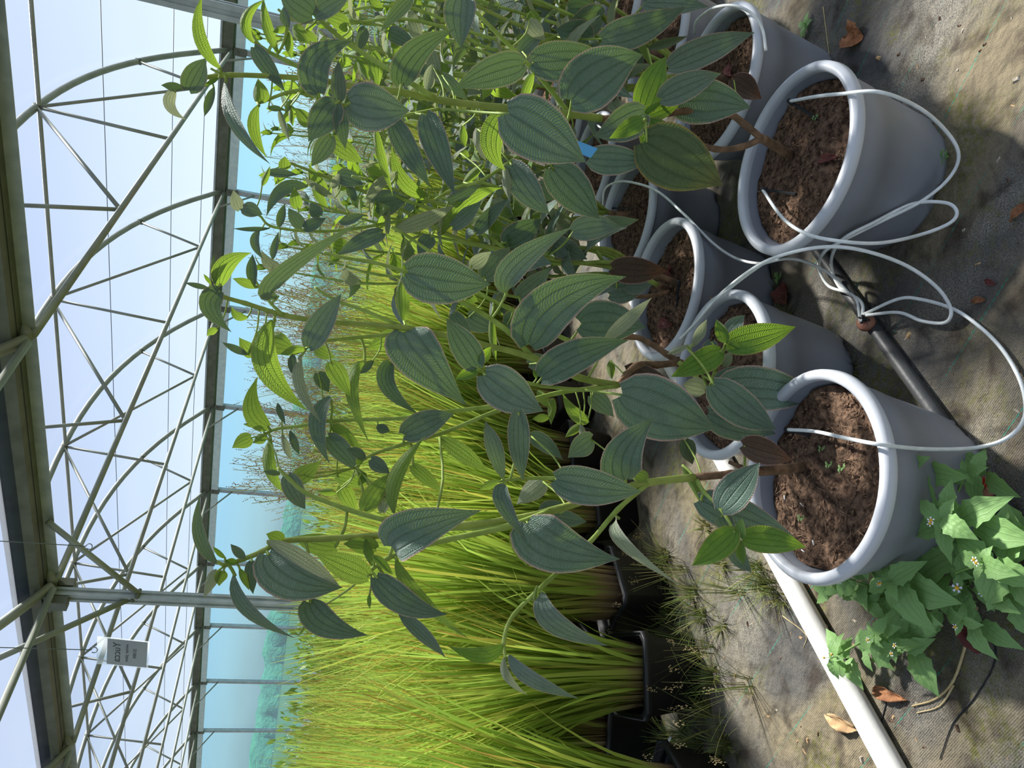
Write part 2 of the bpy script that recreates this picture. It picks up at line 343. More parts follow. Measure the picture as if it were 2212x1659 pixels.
def truss(s0, n, lab, grp, knee=True):
    e = empty('roof_truss', G(s0, n, ZG), lab, 'truss', grp); L = e.location
    T = lambda s, z: G(s0+s, n, ZG+z)
    A = lambda s: G(s0+s, n, zarch(s)-.03)
    def part(nm, pts, r, k=8):
        m_ = MB(); m_.tube(pts, r, k); m_.build(nm, M['tube'], e, L)
    part('arch_tube', [T(0.02,0.02)]+[A(SPAN*i/26) for i in range(1, 26)]+[T(SPAN-.02,0.02)], .042)
    part('tie_tube', [T(.05,0), T(SPAN-.05,0)], .029)
    for a, b in ((1.95, 2.5), (4.7, 2.5), (4.7, 4.9), (4.7, 7.05), (7.4, 7.05)):
        part('web_bar', [A(a), T(b, 0)], .021, 6)
    if knee: part('knee_brace', [T(.0, -.55), T(.85, 0)], .018, 6)
    for a in (1.95, 4.7, 7.4):
        m_ = MB(); p = A(a); m_.tube([p-V((0,0,.05)), p+V((0,0,.03))], .045, 6); m_.build('joint_clamp', M['galv_dark'], e, L)
for i in range(14): truss(0, i-1, 'tubular roof truss of the far bay, %s from the right' % ORD[i], 'roof trusses of the far bay')
for i in range(5): truss(SPAN, i-1, 'tubular roof truss of the bay above the viewer, %s from the right' % ORD[i], 'roof trusses of the near bay', False)
for i in range(14):
    n = i-1; e = empty('wall_post', G(0, n, 0), 'square steel post in the blue-green side wall, %s from the right' % ORD[i], 'post', 'posts of the far wall')
    mb = MB(); mb.box(G(0, n, (ZG-.03)/2), .09, .09, ZG-.03, ax=(wv, nv, V((0,0,1)))); mb.build('shaft', M['galv'], e, e.location, smooth=False)
    mb = MB(); mb.box(G(.07, n, ZG-.14), .13, .03, .2, ax=(wv, nv, V((0,0,1)))); mb.tube([G(.06, n, ZG-.1), G(.11, n, ZG-.1)], .018, 6); mb.build('bracket', M['galv_dark'], e, e.location, smooth=False)
for n, lab in ((-.95, 'grooved steel post leaning into the corner at far right of the greenhouse'), (1.05, 'grooved steel post holding the overhead gutter, with tubular braces')):
    e = empty('gutter_post', G(SPAN, n, 0), lab, 'post'); L = e.location
    mb = MB(); a = .044; g_ = .012
    prof = [(-a,-a), (-.015,-a), (-.015,-a+g_), (.015,-a+g_), (.015,-a), (a,-a), (a,-.015), (a-g_,-.015), (a-g_,.015), (a,.015), (a,a), (.015,a), (.015,a-g_), (-.015,a-g_), (-.015,a), (-a,a), (-a,.015), (-a+g_,.015), (-a+g_,-.015), (-a,-.015)]
    b0 = len(mb.v); k_ = len(prof)
    for z in (0, ZG+.01):
        for (p, q) in prof: mb.v.append(G(SPAN, n, z)+wv*p+nv*q)
    for i in range(k_): mb.face([i, (i+1) % k_, k_+(i+1) % k_, k_+i])
    mb.face(list(range(k_, 2*k_))); mb.build('shaft', M['galv'], e, L, smooth=False)
    mb = MB(); mb.box(G(SPAN, n, ZG+.03), .2, .24, .05, ax=(wv, nv, V((0,0,1)))); mb.box(G(SPAN-.1, n, ZG-.06), .1, .08, .12, ax=(wv, nv, V((0,0,1)))); mb.box(G(SPAN+.1, n, ZG-.06), .1, .08, .12, ax=(wv, nv, V((0,0,1)))); mb.build('head_bracket', M['galv_dark'], e, L, smooth=False)
    if n > 0:
        for A_, B2 in ((G(SPAN, n-.02, ZG-.66), G(SPAN-.06, n-.325, ZG+.03)), (G(SPAN, n, ZG-.62), G(SPAN+.9, n, ZG+.52))):
            mb = MB(); mb.tube([A_, B2], .026, 8); br = mb.build('brace', M['tube'], e, L)
            mb = MB(); mb.tube([A_-wv*.02+nv*.06, A_+wv*.02-nv*.06], .018, 6); mb.build('bolt', M['galv_dark'], br, L)
for s, z, lab in ((4.7, -.08, 'ridge purlin tube running along the crowns of the far bay trusses'), (SPAN+4.7, -.08, 'ridge purlin tube along the bay above the viewer')):
    mb = MB(); mb.tube([G(s, -8, ZG+1.48+z+.02), G(s, 18, ZG+1.48+z+.02)], .024, 8)
    tag(mb.build('ridge_purlin', M['tube'], loc=G(s, 0, ZG)), lab, 'purlin')
for s, lab in ((2.62, 'thin roof wire, highest of the three below the ridge'), (1.07, 'thin roof wire, middle one of three near the side wall'), (.42, 'thin roof wire, lowest and nearest the far gutter')):
    mb = MB(); mb.tube([G(s, -8, zarch(s)+.05), G(s, 18, zarch(s)+.05)], .006, 5)
    tag(mb.build('roof_wire', M['wire'], loc=G(s, 0, ZG)), lab, 'wire')
# hanging name card and hooks
def hookwire(x0, y0, x1, y1, yy, lab):
    e = empty('hanging_wire', onY(x1, y1, yy), lab, 'wire'); L = e.location
    mb = MB(); b = onY(x1, y1, yy); top = b.copy(); top.z = ZG+.7
    mb.tube([top, b], .0022, 5); mb.build('strand', M['wire'], e, L)
    mb = MB(); mb.tube([b+V((math.sin(t*.5)*.013, 0, -.013+math.cos(t*.5)*.013)) for t in range(12)], .0022, 5); mb.build('hook', M['wire'], e, L)
    return b
hookwire(0, 1153, 186, 1180, 3.9, 'thin wire with an empty curled hook hanging beside the card')
bk = hookwire(0, 1393, 197, 1404, 3.9, 'thin wire holding up the hanging plant name card')
card = empty('name_card', bk+V((0,0,-.03)), 'hanging plastic sleeve with grey price card, lettering seen from behind', 'sign')
L = card.location
cx = (V((.95, -.35, 0))).normalized(); cz = (V((-.10, .05, -1))).normalized(); cy = cx.cross(cz)
cw, ch = .15, .215
def quadbox(c, w, h, th, m_, nm, par=None):
    b = MB(); b.box(c, w, h, th, ax=(cx, cz, cy)); return b.build(nm, m_, par or card, L, smooth=False)
quadbox(L+cz*(ch*.5), cw+.012, ch+.012, .0012, M['clear'], 'sleeve')
paper = mat('grey_paper', 'a5a6aa', 'b2b2b4', 8, .8)
quadbox(L+cz*(ch*.5+.018), cw, ch-.04, .0008, paper, 'card')
ink = mat('grey_ink', '6a6c70', None, rough=.8)
def text(body, size, down, lab):
    cu = bpy.data.curves.new('lettering', 'FONT'); cu.body = body; cu.size = size; cu.align_x = 'CENTER'; cu.extrude = .0002
    to = bpy.data.objects.new('lettering', cu); COL.objects.link(to)
    me = bpy.data.meshes.new_from_object(to.evaluated_get(bpy.context.evaluated_depsgraph_get())); bpy.data.objects.remove(to)
    me.materials.clear(); me.materials.append(ink)
    side = 1 if cy.dot(CAM-L) > 0 else -1
    # mirrored, as print seen through the back of the card
    for vtx in me.vertices: vtx.co = cz*down - (cx if cx.x > 0 else -cx)*vtx.co.x - cz*vtx.co.y + cy*side*(.0012+abs(vtx.co.z))
    o = child(me, 'lettering', card); o['label'] = lab
text('Yucca', .048, .095, 'large mirrored lettering'); text('winter plant', .021, .130, 'small mirrored line'); text('25.00€', .021, .165, 'mirrored price')
# tree line beyond the film
mb = MB(); nn = 260
for i in range(nn):
    a = math.radians(-75 + 120*i/(nn-1)); d = V((math.sin(a), math.cos(a), 0))
    h = 1.5 + .55*mnoise.noise(V((i*.06, 2, 0))) + .5*mnoise.noise(V((i*.31, 5, 0))) + .25*random.random()
    for j, (rr, zz) in enumerate(((70, 0), (71, h*.6), (72.5, h*.93), (74, h), (78, h*.5))):
        mb.v.append(d*(rr+random.uniform(-.5,.5)) + V((0,0,zz*(1+random.uniform(-.06,.06)))))
for i in range(nn-1):
    for j in range(4): mb.face([i*5+j, (i+1)*5+j, (i+1)*5+j+1, i*5+j+1])
tag(mb.build('tree_line', M['hedge']), 'distant teal-green tree line seen through the film wall', 'trees')

# ------------------------------------------------------------------ grey pots
RR, RB, PH, SOILZ = .215, .158, .29, .243
def potbody():
    mb = MB()
    prof = [(0,.002), (RB-.012,.002), (RB,.0), (RB+.002,.012), (.176,.10), (.1905,.185), (.1935,.187), (.202,.235), (.2055,.272), (.207,.284), (.203,.284), (.196,.262), (.188,.215), (.18,.19)]
    def fn(p):
        a = math.atan2(p.y, p.x); q = p.copy()
        if p.z < .013 and math.hypot(p.x, p.y) > .15 and (a*6/math.pi) % 2 < .55: q.z += .012     # drain notches at the foot
        return q
    mb.lathe(prof, 72, fn=fn); return mb.mesh('pot', M['pot'])
def potrim():
    mb = MB(); prof = []
    for k in range(13):
        g = 2*math.pi*k/12; prof.append((.2055+.0135*math.cos(g)*(1.0), .279+.0125*math.sin(g)))
    prof = [(.197,.268), (.1945,.281), (.198,.2895), (.2045,.2925), (.2125,.2905), (.2185,.283), (.2195,.270), (.2165,.266), (.210,.2665), (.203,.266), (.197,.268)]
    mb.lathe(prof, 72); return mb.mesh('rim', M['rim'])
def soil(seed):
    mb = MB(); rnd = random.Random(seed); n = 64
    rings = [.19*math.sqrt(i/26) for i in range(1, 27)]
    mb.v.append(V((0,0,SOILZ+.006)))
    for r in rings:
        for k in range(n):
            a = 2*math.pi*k/n + rnd.uniform(-.02,.02); rr_ = r*(1+rnd.uniform(-.006,.006)) if r < .185 else .189
            p = V((rr_*math.cos(a), rr_*math.sin(a), 0))
            z = SOILZ + .016*mnoise.noise(p*9+V((seed*3.1,0,0))) + .010*mnoise.noise(p*34+V((0,seed,0))) + rnd.uniform(-.0028,.0028) + .006*(1-(r/.19)**2)
            mb.v.append(V((p.x, p.y, z)))
    for k in range(n): mb.face([0, 1+k, 1+(k+1) % n])
    for i in range(len(rings)-1):
        for k in range(n): mb.face([1+i*n+k, 1+(i+1)*n+k, 1+(i+1)*n+(k+1) % n, 1+i*n+(k+1) % n])
    # loose crumbs and fibres of peat
    for k in range(420):
        r = .182*math.sqrt(rnd.random()); a = rnd.uniform(0, 6.283); c = V((r*math.cos(a), r*math.sin(a), SOILZ+.012*mnoise.noise(V((r*math.cos(a), r*math.sin(a), 0))*9+V((seed*3.1,0,0)))+.004+.006*(1-(r/.19)**2)))
        sc = rnd.choice((.0025,.003,.004,.006)); ax = V((rnd.uniform(-1,1), rnd.uniform(-1,1), rnd.uniform(-.3,.5))).normalized()
        if rnd.random() < .45: mb.tube([c-ax*sc*2.2, c+ax*sc*2.2], sc*.28, 3, 1)
        else:
            b = len(mb.v); s2 = ax.cross(V((0,0,1))).normalized()
            mb.v += [c+ax*sc, c-ax*sc*.8+s2*sc*.5, c-ax*sc*.5-s2*sc*.9, c+V((0,0,sc*.9)), c-V((0,0,sc*.6))]
            for q in ((0,1,3),(1,2,3),(2,0,3),(1,0,4),(2,1,4),(0,2,4)): mb.face([b+i for i in q], 1)
    return mb.mesh('soil', [M['soil'], M['crumb']])
POT_ME, RIM_ME = potbody(), potrim(); SOILS = [soil(i) for i in range(4)]
def potted(pos, rot, label, si=0, grp='potted velvet-leaved shrubs in grey tubs'):
    e = empty('potted_shrub', V((pos[0], pos[1], 0)), label, 'potted plant', grp)
    p = child(POT_ME, 'pot', e); p.rotation_euler.z = rot; p['label'] = 'grey plastic pot'
    child(RIM_ME, 'rim', p); s = child(SOILS[si % 4], 'soil', p); s['label'] = 'brown peat soil'; s.rotation_euler.z = rot*3
    return e
# ------------------------------------------------------------------ velvet-leaved shrubs
ZR = {'1':(0,0),'2':(0,550),'3':(0,1100),'4':(400,0),'5':(400,550),'6':(400,1100),'7':(900,0),'8':(900,550),'9':(900,1100),'a':(1250,0),'b':(1250,400),'c':(1400,800)}
ZS = 2.9625
def zp(z, x, y): a = ZR[z]; return (a[0]+x/ZS, a[1]+y/ZS)
GP = [(0,.30),(.04,.60),(.12,.86),(.24,.99),(.36,1),(.5,.92),(.63,.76),(.76,.52),(.88,.25),(.95,.09),(1,.004)]
GS = [(0,.16),(.06,.40),(.16,.72),(.3,.95),(.42,1),(.56,.94),(.7,.74),(.82,.46),(.92,.18),(.97,.06),(1,.004)]
def prof(t, P):
    for (a, b), (c, d) in zip(P, P[1:]):
        if t <= c: return b+(d-b)*(t-a)/(c-a)
    return 0
def leaf_into(mb, B, Mid, T, width, nfun, cup=.12, lobe=.10, wave=.02, nu=11, nvv=8, P=GP, mi=0, rnd=random, twist=0):
    C = Mid*2-(B+T)*.5; b0 = len(mb.v); ph = rnd.uniform(0, 6)
    for i in range(nu+1):
        t = i/nu; p = B*(1-t)**2+C*2*t*(1-t)+T*t*t; d = ((C-B)*(1-t)+(T-C)*t).normalized()
        n = nfun(p); n = (n-d*n.dot(d)).normalized()
        if twist: n = Matrix.Rotation(twist*(t-.3), 3, d) @ n
        sd_ = d.cross(n).normalized(); w = width*.5*prof(t, P)
        for j in range(nvv+1):
            s = -1+2*j/nvv; quilt = .035*abs(math.sin(math.pi*s*2))*w
            off = n*(cup*w*(s*s) + quilt + wave*w*math.sin(7*t+ph+2*s)*abs(s)) - d*(lobe*width*abs(s)**1.3*(1-t)**5)
            mb.v.append(p+sd_*s*w*(1-.12*abs(cup)*abs(s))+off)
    for i in range(nu):
        for j in range(nvv):
            q = [b0+i*(nvv+1)+j, b0+i*(nvv+1)+j+1, b0+(i+1)*(nvv+1)+j+1, b0+(i+1)*(nvv+1)+j]
            u = [(j/nvv, i/nu), ((j+1)/nvv, i/nu), ((j+1)/nvv, (i+1)/nu), (j/nvv, (i+1)/nu)]
            mb.face(q, mi, u)
class Shrub:
    def __init__(s, pos, rot, label, front, si=0, seed=1):
        s.e = potted(pos, rot, label, si); s.L = s.e.location.copy(); s.front = front; s.st = []; s.rnd = random.Random(seed); s.nl = 0
    def stem(s, pts, y0, y1, r0, r1, m_='stem', name='stem', sub=5):
        """pixel points; distance runs from y0 to y1 (y0 None: foot in the soil)"""
        if y0 is None: y0 = onz(*pts[0], SOILZ+.004).y
        n = len(pts); P = [onY(x, y, y0+(y1-y0)*i/(n-1)) for i, (x, y) in enumerate(pts)]
        return s.stem3(P, r0, r1, m_, name, sub)
    def stem3(s, P, r0, r1, m_='stem', name='stem', sub=5):
        Q = spline(P, sub); mb = MB(); k = len(Q)
        rr_ = [r0+(r1-r0)*i/(k-1) for i in range(k)]
        for i in range(0, k, sub):
            if 0 < i < k-1: rr_[i] *= 1.16        # nodes
        mb.tube(Q, rr_, 7 if r0 > .004 else 5); mb.build(name, M[m_], s.e, s.L)
        s.st += [(q, proj(q)) for q in Q]; return Q
    def near2(s, x, y): return min(s.st, key=lambda q: (q[1][0]-x)**2+(q[1][1]-y)**2)
    def near3(s, p): return min(s.st, key=lambda q: (q[0]-p).length_squared)[0]
    def leaf(s, z, bx, by, tx, ty, w, k='d', m=None, Y=None, r=None, tz=None, dy=0):
        rnd = s.rnd; b = zp(z, bx, by); t = zp(tz or z, tx, ty); lenpx = math.hypot(b[0]-t[0], b[1]-t[1])
        nr = s.near2(*b); d2 = math.hypot(nr[1][0]-b[0], nr[1][1]-b[1])
        if Y is None: Y = nr[0].y-.012 if d2 < 70 else s.front
        Y += dy
        B = onY(b[0], b[1], Y); dep = proj(B)[2]; ln = lenpx*dep/F
        dn = (t[0]-b[0])/max(lenpx, 1)                 # 1 = hangs straight down
        yt = Y + (-.22*ln*max(dn, 0) + rnd.uniform(-.10, .12)*ln)
        T = onY(t[0], t[1], yt)
        if m: mid = zp(z, *m); Mi = onY(mid[0], mid[1], (Y+yt)/2-.10*ln)
        else:
            bow = rnd.uniform(-.05, .05); Mi = (B+T)*.5; Mi = Mi+UP*ln*.03*(1-abs(dn))+RT*bow*ln; Mi -= ray(*b).normalized()*ln*.06
        if r is None: r = rnd.uniform(-28, 28)
        under = k in 'uv' and not (k == 'v' and rnd.random() < .3)
        W = w/ZS*dep/F/math.cos(math.radians(r)); ax = (T-B).normalized()
        R_ = Matrix.Rotation(math.radians(r), 3, ax); sg = -1 if under else 1
        def nfun(p): return R_ @ ((CAM-p).normalized()*sg)
        small = w < 75
        mb = MB(); leaf_into(mb, B, Mi, T, W, nfun, cup=rnd.uniform(.10, .30) if not small else .45, lobe=.0 if w/ZS/lenpx < .3 else .12, nu=12 if lenpx > 60 else 8, nvv=8, P=GS if (small or w/ZS/lenpx < .3) else GP, rnd=rnd, twist=rnd.uniform(-.25, .25), wave=.05)
        a = s.near3(B)
        if (a-B).length > .004:
            ax0 = (B-a); mid_ = (a+B)*.5+V((0,0,-.06*ax0.length)); mb.tube(spline([a, mid_, B+(T-B)*.02], 3), .0028 if lenpx > 90 else .0018, 5, 1)
        s.nl += 1
        return mb.build('leaf', [M['leaf_'+k], M['stem']], s.e, s.L)
    def leaves(s, z, rows):
        for r_ in rows: s.leaf(z, *r_[:6], **(r_[6] if len(r_) > 6 else {}))

# plant A: the left front tub
A = Shrub((-.107, 1.333), .3, 'leftmost grey tub with a loose upright shrub, weeds at its foot', 1.24, 0, 11)
A.stem([(1737,1008),(1690,1014),(1645,1018)], None, 1.34, .011, .010, 'wood', 'trunk')
A.stem([(1645,1018),(1580,1024),(1500,1031)], 1.34, 1.33, .0085, .0075, 'wood')
A.stem([(1500,1031),(1380,1047),(1190,1104),(1090,1124),(1000,1135),(835,1155),(700,1164),(612,1169),(565,1192),(525,1208),(485,1222)], 1.33, 1.25, .0078, .0035, 'wood_green')
A.stem([(1190,1104),(1095,1138),(965,1166),(905,1182),(840,1205),(800,1232)], 1.30, 1.22, .006, .0035)
A.stem([(1095,1136),(960,1140),(838,1124),(750,1100),(663,1066),(625,1035),(600,1010)], 1.30, 1.36, .0055, .003)
A.stem([(1400,1044),(1335,1100),(1274,1171),(1176,1262),(1109,1329),(1089,1382),(1094,1430)], 1.32, 1.20, .005, .003)
A.stem([(1503,1033),(1520,1062),(1548,1090),(1570,1118),(1586,1150)], 1.33, 1.22, .0042, .003)
A.stem([(1350,1053),(1200,1034),(1130,1034),(1085,1038)], 1.32, 1.27, .004, .003)
A.stem([(1645,1018),(1600,1008),(1575,998)], 1.34, 1.38, .005, .004, 'wood')
A.leaves('6', [
 (205,345,95,-95,85,'d',dict(m=(90,170))), (380,312,290,222,62,'d'), (255,310,178,238,34,'g'), (205,395,120,572,78,'v',dict(r=10)), (240,400,218,492,80,'u'),
 (312,420,705,825,88,'d',dict(m=(405,640),r=35)), (425,335,435,545,84,'d'), (350,385,410,520,50,'u'), (330,340,250,330,50,'g'),
 (530,292,1008,500,300,'d',dict(m=(700,450),r=5)), (520,205,995,498,105,'v',dict(dy=-.03,r=25)), (622,203,518,158,92,'u'),
 (965,245,688,175,145,'u',dict(Y=1.36)), (1172,432,830,282,175,'u'), (1222,438,1680,672,180,'d',dict(m=(1420,610))), (1350,325,335,832,95,'u',dict(tz='9',m=(1490,560))),
 (1365,655,186,950,95,'d',dict(tz='9',r=20)), (792,598,1170,806,195,'d',dict(m=(900,740))), (832,650,720,820,34,'u'),
 (1318,238,415,6,300,'d',dict(tz='9',r=-8,m=(1480,130))), (1222,252,1010,222,115,'u'), (1150,190,1205,380,66,'u'), (1180,545,1182,640,30,'g'), (1200,300,1330,420,60,'g')])
A.leaves('8', [
 (1332,1442,1522,1045,270,'d',dict(m=(1330,1270),Y=1.30)), (890,1437,1442,1516,250,'d',dict(r=8)), (556,1432,440,1065,112,'d',dict(r=35)), (650,1000,682,1447,145,'d',dict(Y=1.26)),
 (560,1470,712,205,115,'d',dict(tz='9',m=(560,1590))), (520,1452,400,1506,60,'u'), (730,1160,936,1312,112,'d',dict(Y=1.5)), (1118,1180,968,1302,150,'d',dict(Y=1.5)),
 (812,1450,640,1600,140,'v',dict(Y=1.40)), (800,1645,962,1602,135,'d',dict(Y=1.42)), (140,1165,462,1392,115,'u',dict(Y=1.48)), (1476,1436,1366,1390,84,'u')])
A.leaves('9', [
 (705,90,1302,318,350,'d',dict(m=(900,250),r=-6)), (640,130,705,365,120,'u',dict(Y=1.36)), (870,40,1090,80,110,'d',dict(Y=1.45,r=20)),
 (1290,52,215,1382,85,'v',dict(tz='c',m=(1330,210),r=40)), (815,535,1228,876,150,'d',dict(m=(880,720),r=20)), (550,865,200,876,105,'g',dict(m=(420,930),r=-20)), (590,935,1040,1212,100,'d',dict(m=(740,1080),r=35)),
 (560,950,712,1190,60,'v',dict(m=(580,1080))), (770,490,760,640,40,'u'), (700,580,640,585,24,'g')])
A.leaves('c', [
 (607,480,925,572,175,'r',dict(Y=1.33)), (470,886,716,590,225,'d',dict(r=-15)), (330,830,930,1060,240,'d',dict(Y=1.32,r=10)), (550,1032,280,1250,180,'g',dict(r=5)), (608,1075,1012,1132,180,'g',dict(r=-5)),
 (590,1070,602,945,78,'g'), (588,1090,612,1242,72,'g'), (470,935,540,1030,115,'d',dict(Y=1.27)), (525,1120,662,1292,112,'d',dict(Y=1.27)), (215,600,380,922,64,'u',dict(Y=1.36,r=30)), (235,450,285,602,112,'y',dict(Y=1.40))])

# plant B: middle tub of the left row
B_ = Shrub((.092, 1.738), 1.1, 'second grey tub from the left, its shrub the tallest in the middle', 1.58, 1, 12)
B_.stem([(1500,800),(1466,783)], None, 1.70, .012, .011, 'wood', 'trunk')
B_.stem([(1466,783),(1420,788),(1375,790),(1335,832)], 1.70, 1.66, .009, .008, 'wood')
B_.stem([(1466,783),(1439,765),(1400,740),(1365,728),(1290,735)], 1.70, 1.76, .008, .007, 'wood')
B_.stem([(1335,832),(1250,815),(1150,772),(1025,740),(880,709),(700,694),(612,680),(530,655),(485,642),(462,632)], 1.66, 1.56, .0085, .0035, 'wood_green')
B_.stem([(1150,770),(1089,709),(1021,665),(967,638),(905,610),(873,587),(800,565),(745,557),(700,545)], 1.64, 1.60, .006, .003)
B_.stem([(870,706),(790,672),(724,648),(680,620)], 1.62, 1.66, .0045, .003)
B_.stem([(868,720),(760,730),(690,738),(662,752)], 1.62, 1.56, .0045, .003)
B_.stem([(612,680),(585,655),(560,620),(545,595)], 1.57, 1.60, .0035, .0025)
B_.stem([(1335,834),(1260,842),(1170,833),(1126,823),(1068,812),(1045,805)], 1.65, 1.50, .005, .003)
B_.stem([(1290,735),(1231,737),(1136,682),(1092,663),(1021,623),(950,560),(880,510),(845,490)], 1.76, 1.68, .006, .003)
B_.stem([(1335,832),(1200,850),(1075,887),(960,934),(870,960),(798,985),(768,1010)], 1.66, 1.56, .0055, .003)
B_.stem([(1180,862),(1057,879),(960,890),(879,903),(714,909),(650,920),(600,926),(565,940)], 1.66, 1.66, .0055, .003)
B_.stem([(1466,783),(1500,810),(1530,840),(1545,800),(1560,765),(1568,740)], 1.66, 1.50, .006, .0035)
B_.stem([(1530,842),(1500,770),(1485,752)], 1.58, 1.52, .003, .0022)
B_.leaves('5', [
 (222,190,425,-12,125,'u',dict(m=(270,60))), (220,232,297,496,145,'d',dict(m=(160,340))), (150,215,-5,180,38,'d'), (190,190,185,-8,42,'d'), (165,190,118,123,26,'g'), (442,200,432,-4,72,'d'), (450,212,303,152,64,'u'), (205,478,138,520,52,'u'), (400,402,296,330,60,'u',dict(m=(330,390))),
 (585,275,1155,1405,118,'d',dict(tz='4',r=38,m=(600,130))), (560,420,790,1002,165,'u',dict(m=(520,715),r=10)), (790,590,1002,250,170,'d',dict(r=-15)), (740,640,872,1076,75,'v',dict(m=(730,840),r=30)), (765,602,605,640,66,'u'),
 (440,642,345,530,95,'u'), (400,640,235,560,52,'d'), (520,540,702,600,155,'u',dict(Y=1.68)), (930,690,1062,915,125,'u'), (1150,682,1176,1202,92,'u',dict(m=(1060,850),r=25)), (930,910,926,1340,110,'d',dict(m=(845,1090),r=30)), (915,1165,1122,1402,135,'d',dict(r=15)),
 (530,1102,465,780,125,'u',dict(m=(430,980))), (1372,530,1168,602,135,'u',dict(Y=1.72)), (1400,432,1395,112,95,'u',dict(Y=1.68)), (1425,115,475,190,330,'d',dict(tz='8',r=6)), (1400,500,320,965,330,'d',dict(tz='8',r=-10,m=(1520,680))),
 (1310,690,1496,1022,118,'d',dict(m=(1300,850),dy=.05)), (1400,1150,240,1020,185,'d',dict(tz='8',r=10)), (1145,1640,1312,1400,135,'u',dict(Y=1.52)), (1335,1655,1542,1158,100,'u',dict(m=(1345,1420),Y=1.50)), (1262,1650,1322,1420,84,'v',dict(Y=1.52)),
 (1150,1305,1035,1240,72,'d'), (1190,1312,1312,1402,95,'d'), (1452,1350,1660,1530,92,'u',dict(Y=1.6)), (945,1100,1132,1252,86,'u'), (700,1450,866,1320,115,'u',dict(Y=1.45)), (655,1412,770,1630,135,'d',dict(Y=1.42)), (548,1178,642,1530,84,'u',dict(m=(540,1370))),
 (592,950,642,1090,44,'d'), (420,1172,300,1238,100,'u',dict(r=0)), (520,1160,430,1205,70,'u'), (620,1152,682,1322,52,'v'), (672,1130,732,1282,54,'d'), (605,1402,498,1388,42,'d'), (965,1420,1162,1482,112,'u',dict(Y=1.7)), (970,1525,838,1512,52,'u',dict(Y=1.7)),
 (690,640,680,760,60,'d'), (470,1090,370,1085,40,'u'), (830,600,960,660,90,'u',dict(Y=1.7)), (850,760,920,880,100,'d',dict(Y=1.7)), (1200,680,1090,760,60,'d',dict(Y=1.72)), (1150,1400,1110,1480,60,'g'), (1120,1340,1105,1300,50,'g'), (1000,1480,1100,1659,110,'u',dict(Y=1.7)), (1230,1100,1310,1130,70,'d')])
B_.leaves('8', [
 (390,722,190,408,190,'d',dict(r=5)), (398,692,476,590,74,'g'), (382,740,244,802,80,'g'), (437,767,812,1002,280,'d',dict(r=-5)), (715,572,1342,140,330,'d',dict(r=8,m=(900,300))), (797,786,1357,548,232,'d',dict(r=-6,m=(1040,640))),
 (1052,440,1466,466,290,'d',dict(Y=1.72)), (1200,547,1505,275,92,'v',dict(Y=1.60,r=20)), (1100,1056,930,880,90,'u',dict(Y=1.62,m=(1010,1010))), (1060,1080,950,1170,60,'u',dict(Y=1.63)), (1050,1080,1090,1290,52,'v',dict(Y=1.6)), (1120,900,1262,1040,130,'d',dict(Y=1.68)),
 (230,380,356,522,100,'d',dict(Y=1.72)), (575,450,722,385,145,'d',dict(Y=1.75)), (480,380,510,682,54,'u',dict(Y=1.7)), (330,400,502,482,150,'d',dict(Y=1.76)), (720,700,830,640,110,'d',dict(Y=1.72)), (770,790,748,735,30,'g'),
 (570,240,1002,1450,175,'d',dict(tz='7',m=(640,60),Y=1.62)), (650,266,862,78,132,'d',dict(Y=1.78)), (350,70,478,-20,90,'v',dict(Y=1.70)), (430,140,600,-50,165,'d',dict(Y=1.80)), (290,260,395,300,90,'u',dict(Y=1.72)),
 (1240,680,1250,800,60,'u',dict(Y=1.68)), (1340,740,1640,822,150,'r',dict(Y=1.70,r=25)), (870,920,860,1090,60,'u',dict(Y=1.8)), (780,870,860,980,70,'u',dict(Y=1.8)), (850,1040,740,1050,60,'u',dict(Y=1.8))])
B_.leaves('b', [
 (280,1340,872,1560,420,'d',dict(r=0,Y=1.47)), (905,1066,590,1226,165,'g',dict(r=5)), (952,1022,1392,905,195,'g',dict(r=-5)), (940,1000,880,858,82,'g'), (965,1012,1026,1062,78,'g'), (722,1040,820,910,46,'v'), (700,1022,565,1082,44,'v'), (735,1010,822,858,72,'v'),
 (950,965,1062,832,110,'d',dict(Y=1.56)), (808,1306,665,1275,132,'v',dict(r=5)), (882,1252,1162,1150,130,'d',dict(Y=1.54)), (862,1276,1266,1566,250,'d',dict(r=10,Y=1.45)), (905,1300,1556,1370,300,'d',dict(Y=1.50,r=-5)), (832,1460,1262,1590,235,'d',dict(Y=1.52)),
 (850,1000,840,1200,110,'d',dict(Y=1.58)), (920,1150,980,1060,80,'v',dict(Y=1.55))])

# plant C: third tub, behind
C_ = Shrub((.345, 2.125), 2.0, 'third grey tub of the left row, behind the big tub, reddened leaf over its rim', 1.95, 2, 13)
C_.stem([(1445,630),(1420,615)], None, 2.08, .011, .010, 'wood', 'trunk')
C_.stem([(1420,615),(1370,590),(1310,575),(1200,560),(1100,540),(1000,520),(900,470),(800,420),(700,380),(620,350)], 2.08, 2.0, .008, .0035, 'wood_green')
C_.stem([(1200,560),(1060,600),(900,600),(800,590),(700,560)], 2.06, 2.1, .006, .003)
C_.stem([(1100,540),(980,470),(870,430),(830,400),(760,380)], 2.04, 1.95, .006, .003)
C_.stem([(900,470),(790,490),(690,500),(590,490),(560,465),(530,455)], 2.0, 1.95, .0045, .0025)
C_.stem([(1310,575),(1240,480),(1120,420),(1000,380),(900,330),(800,300)], 2.07, 2.1, .006, .003)
C_.stem([(1445,630),(1400,640),(1330,640)], 2.08, 2.0, .007, .006, 'wood')
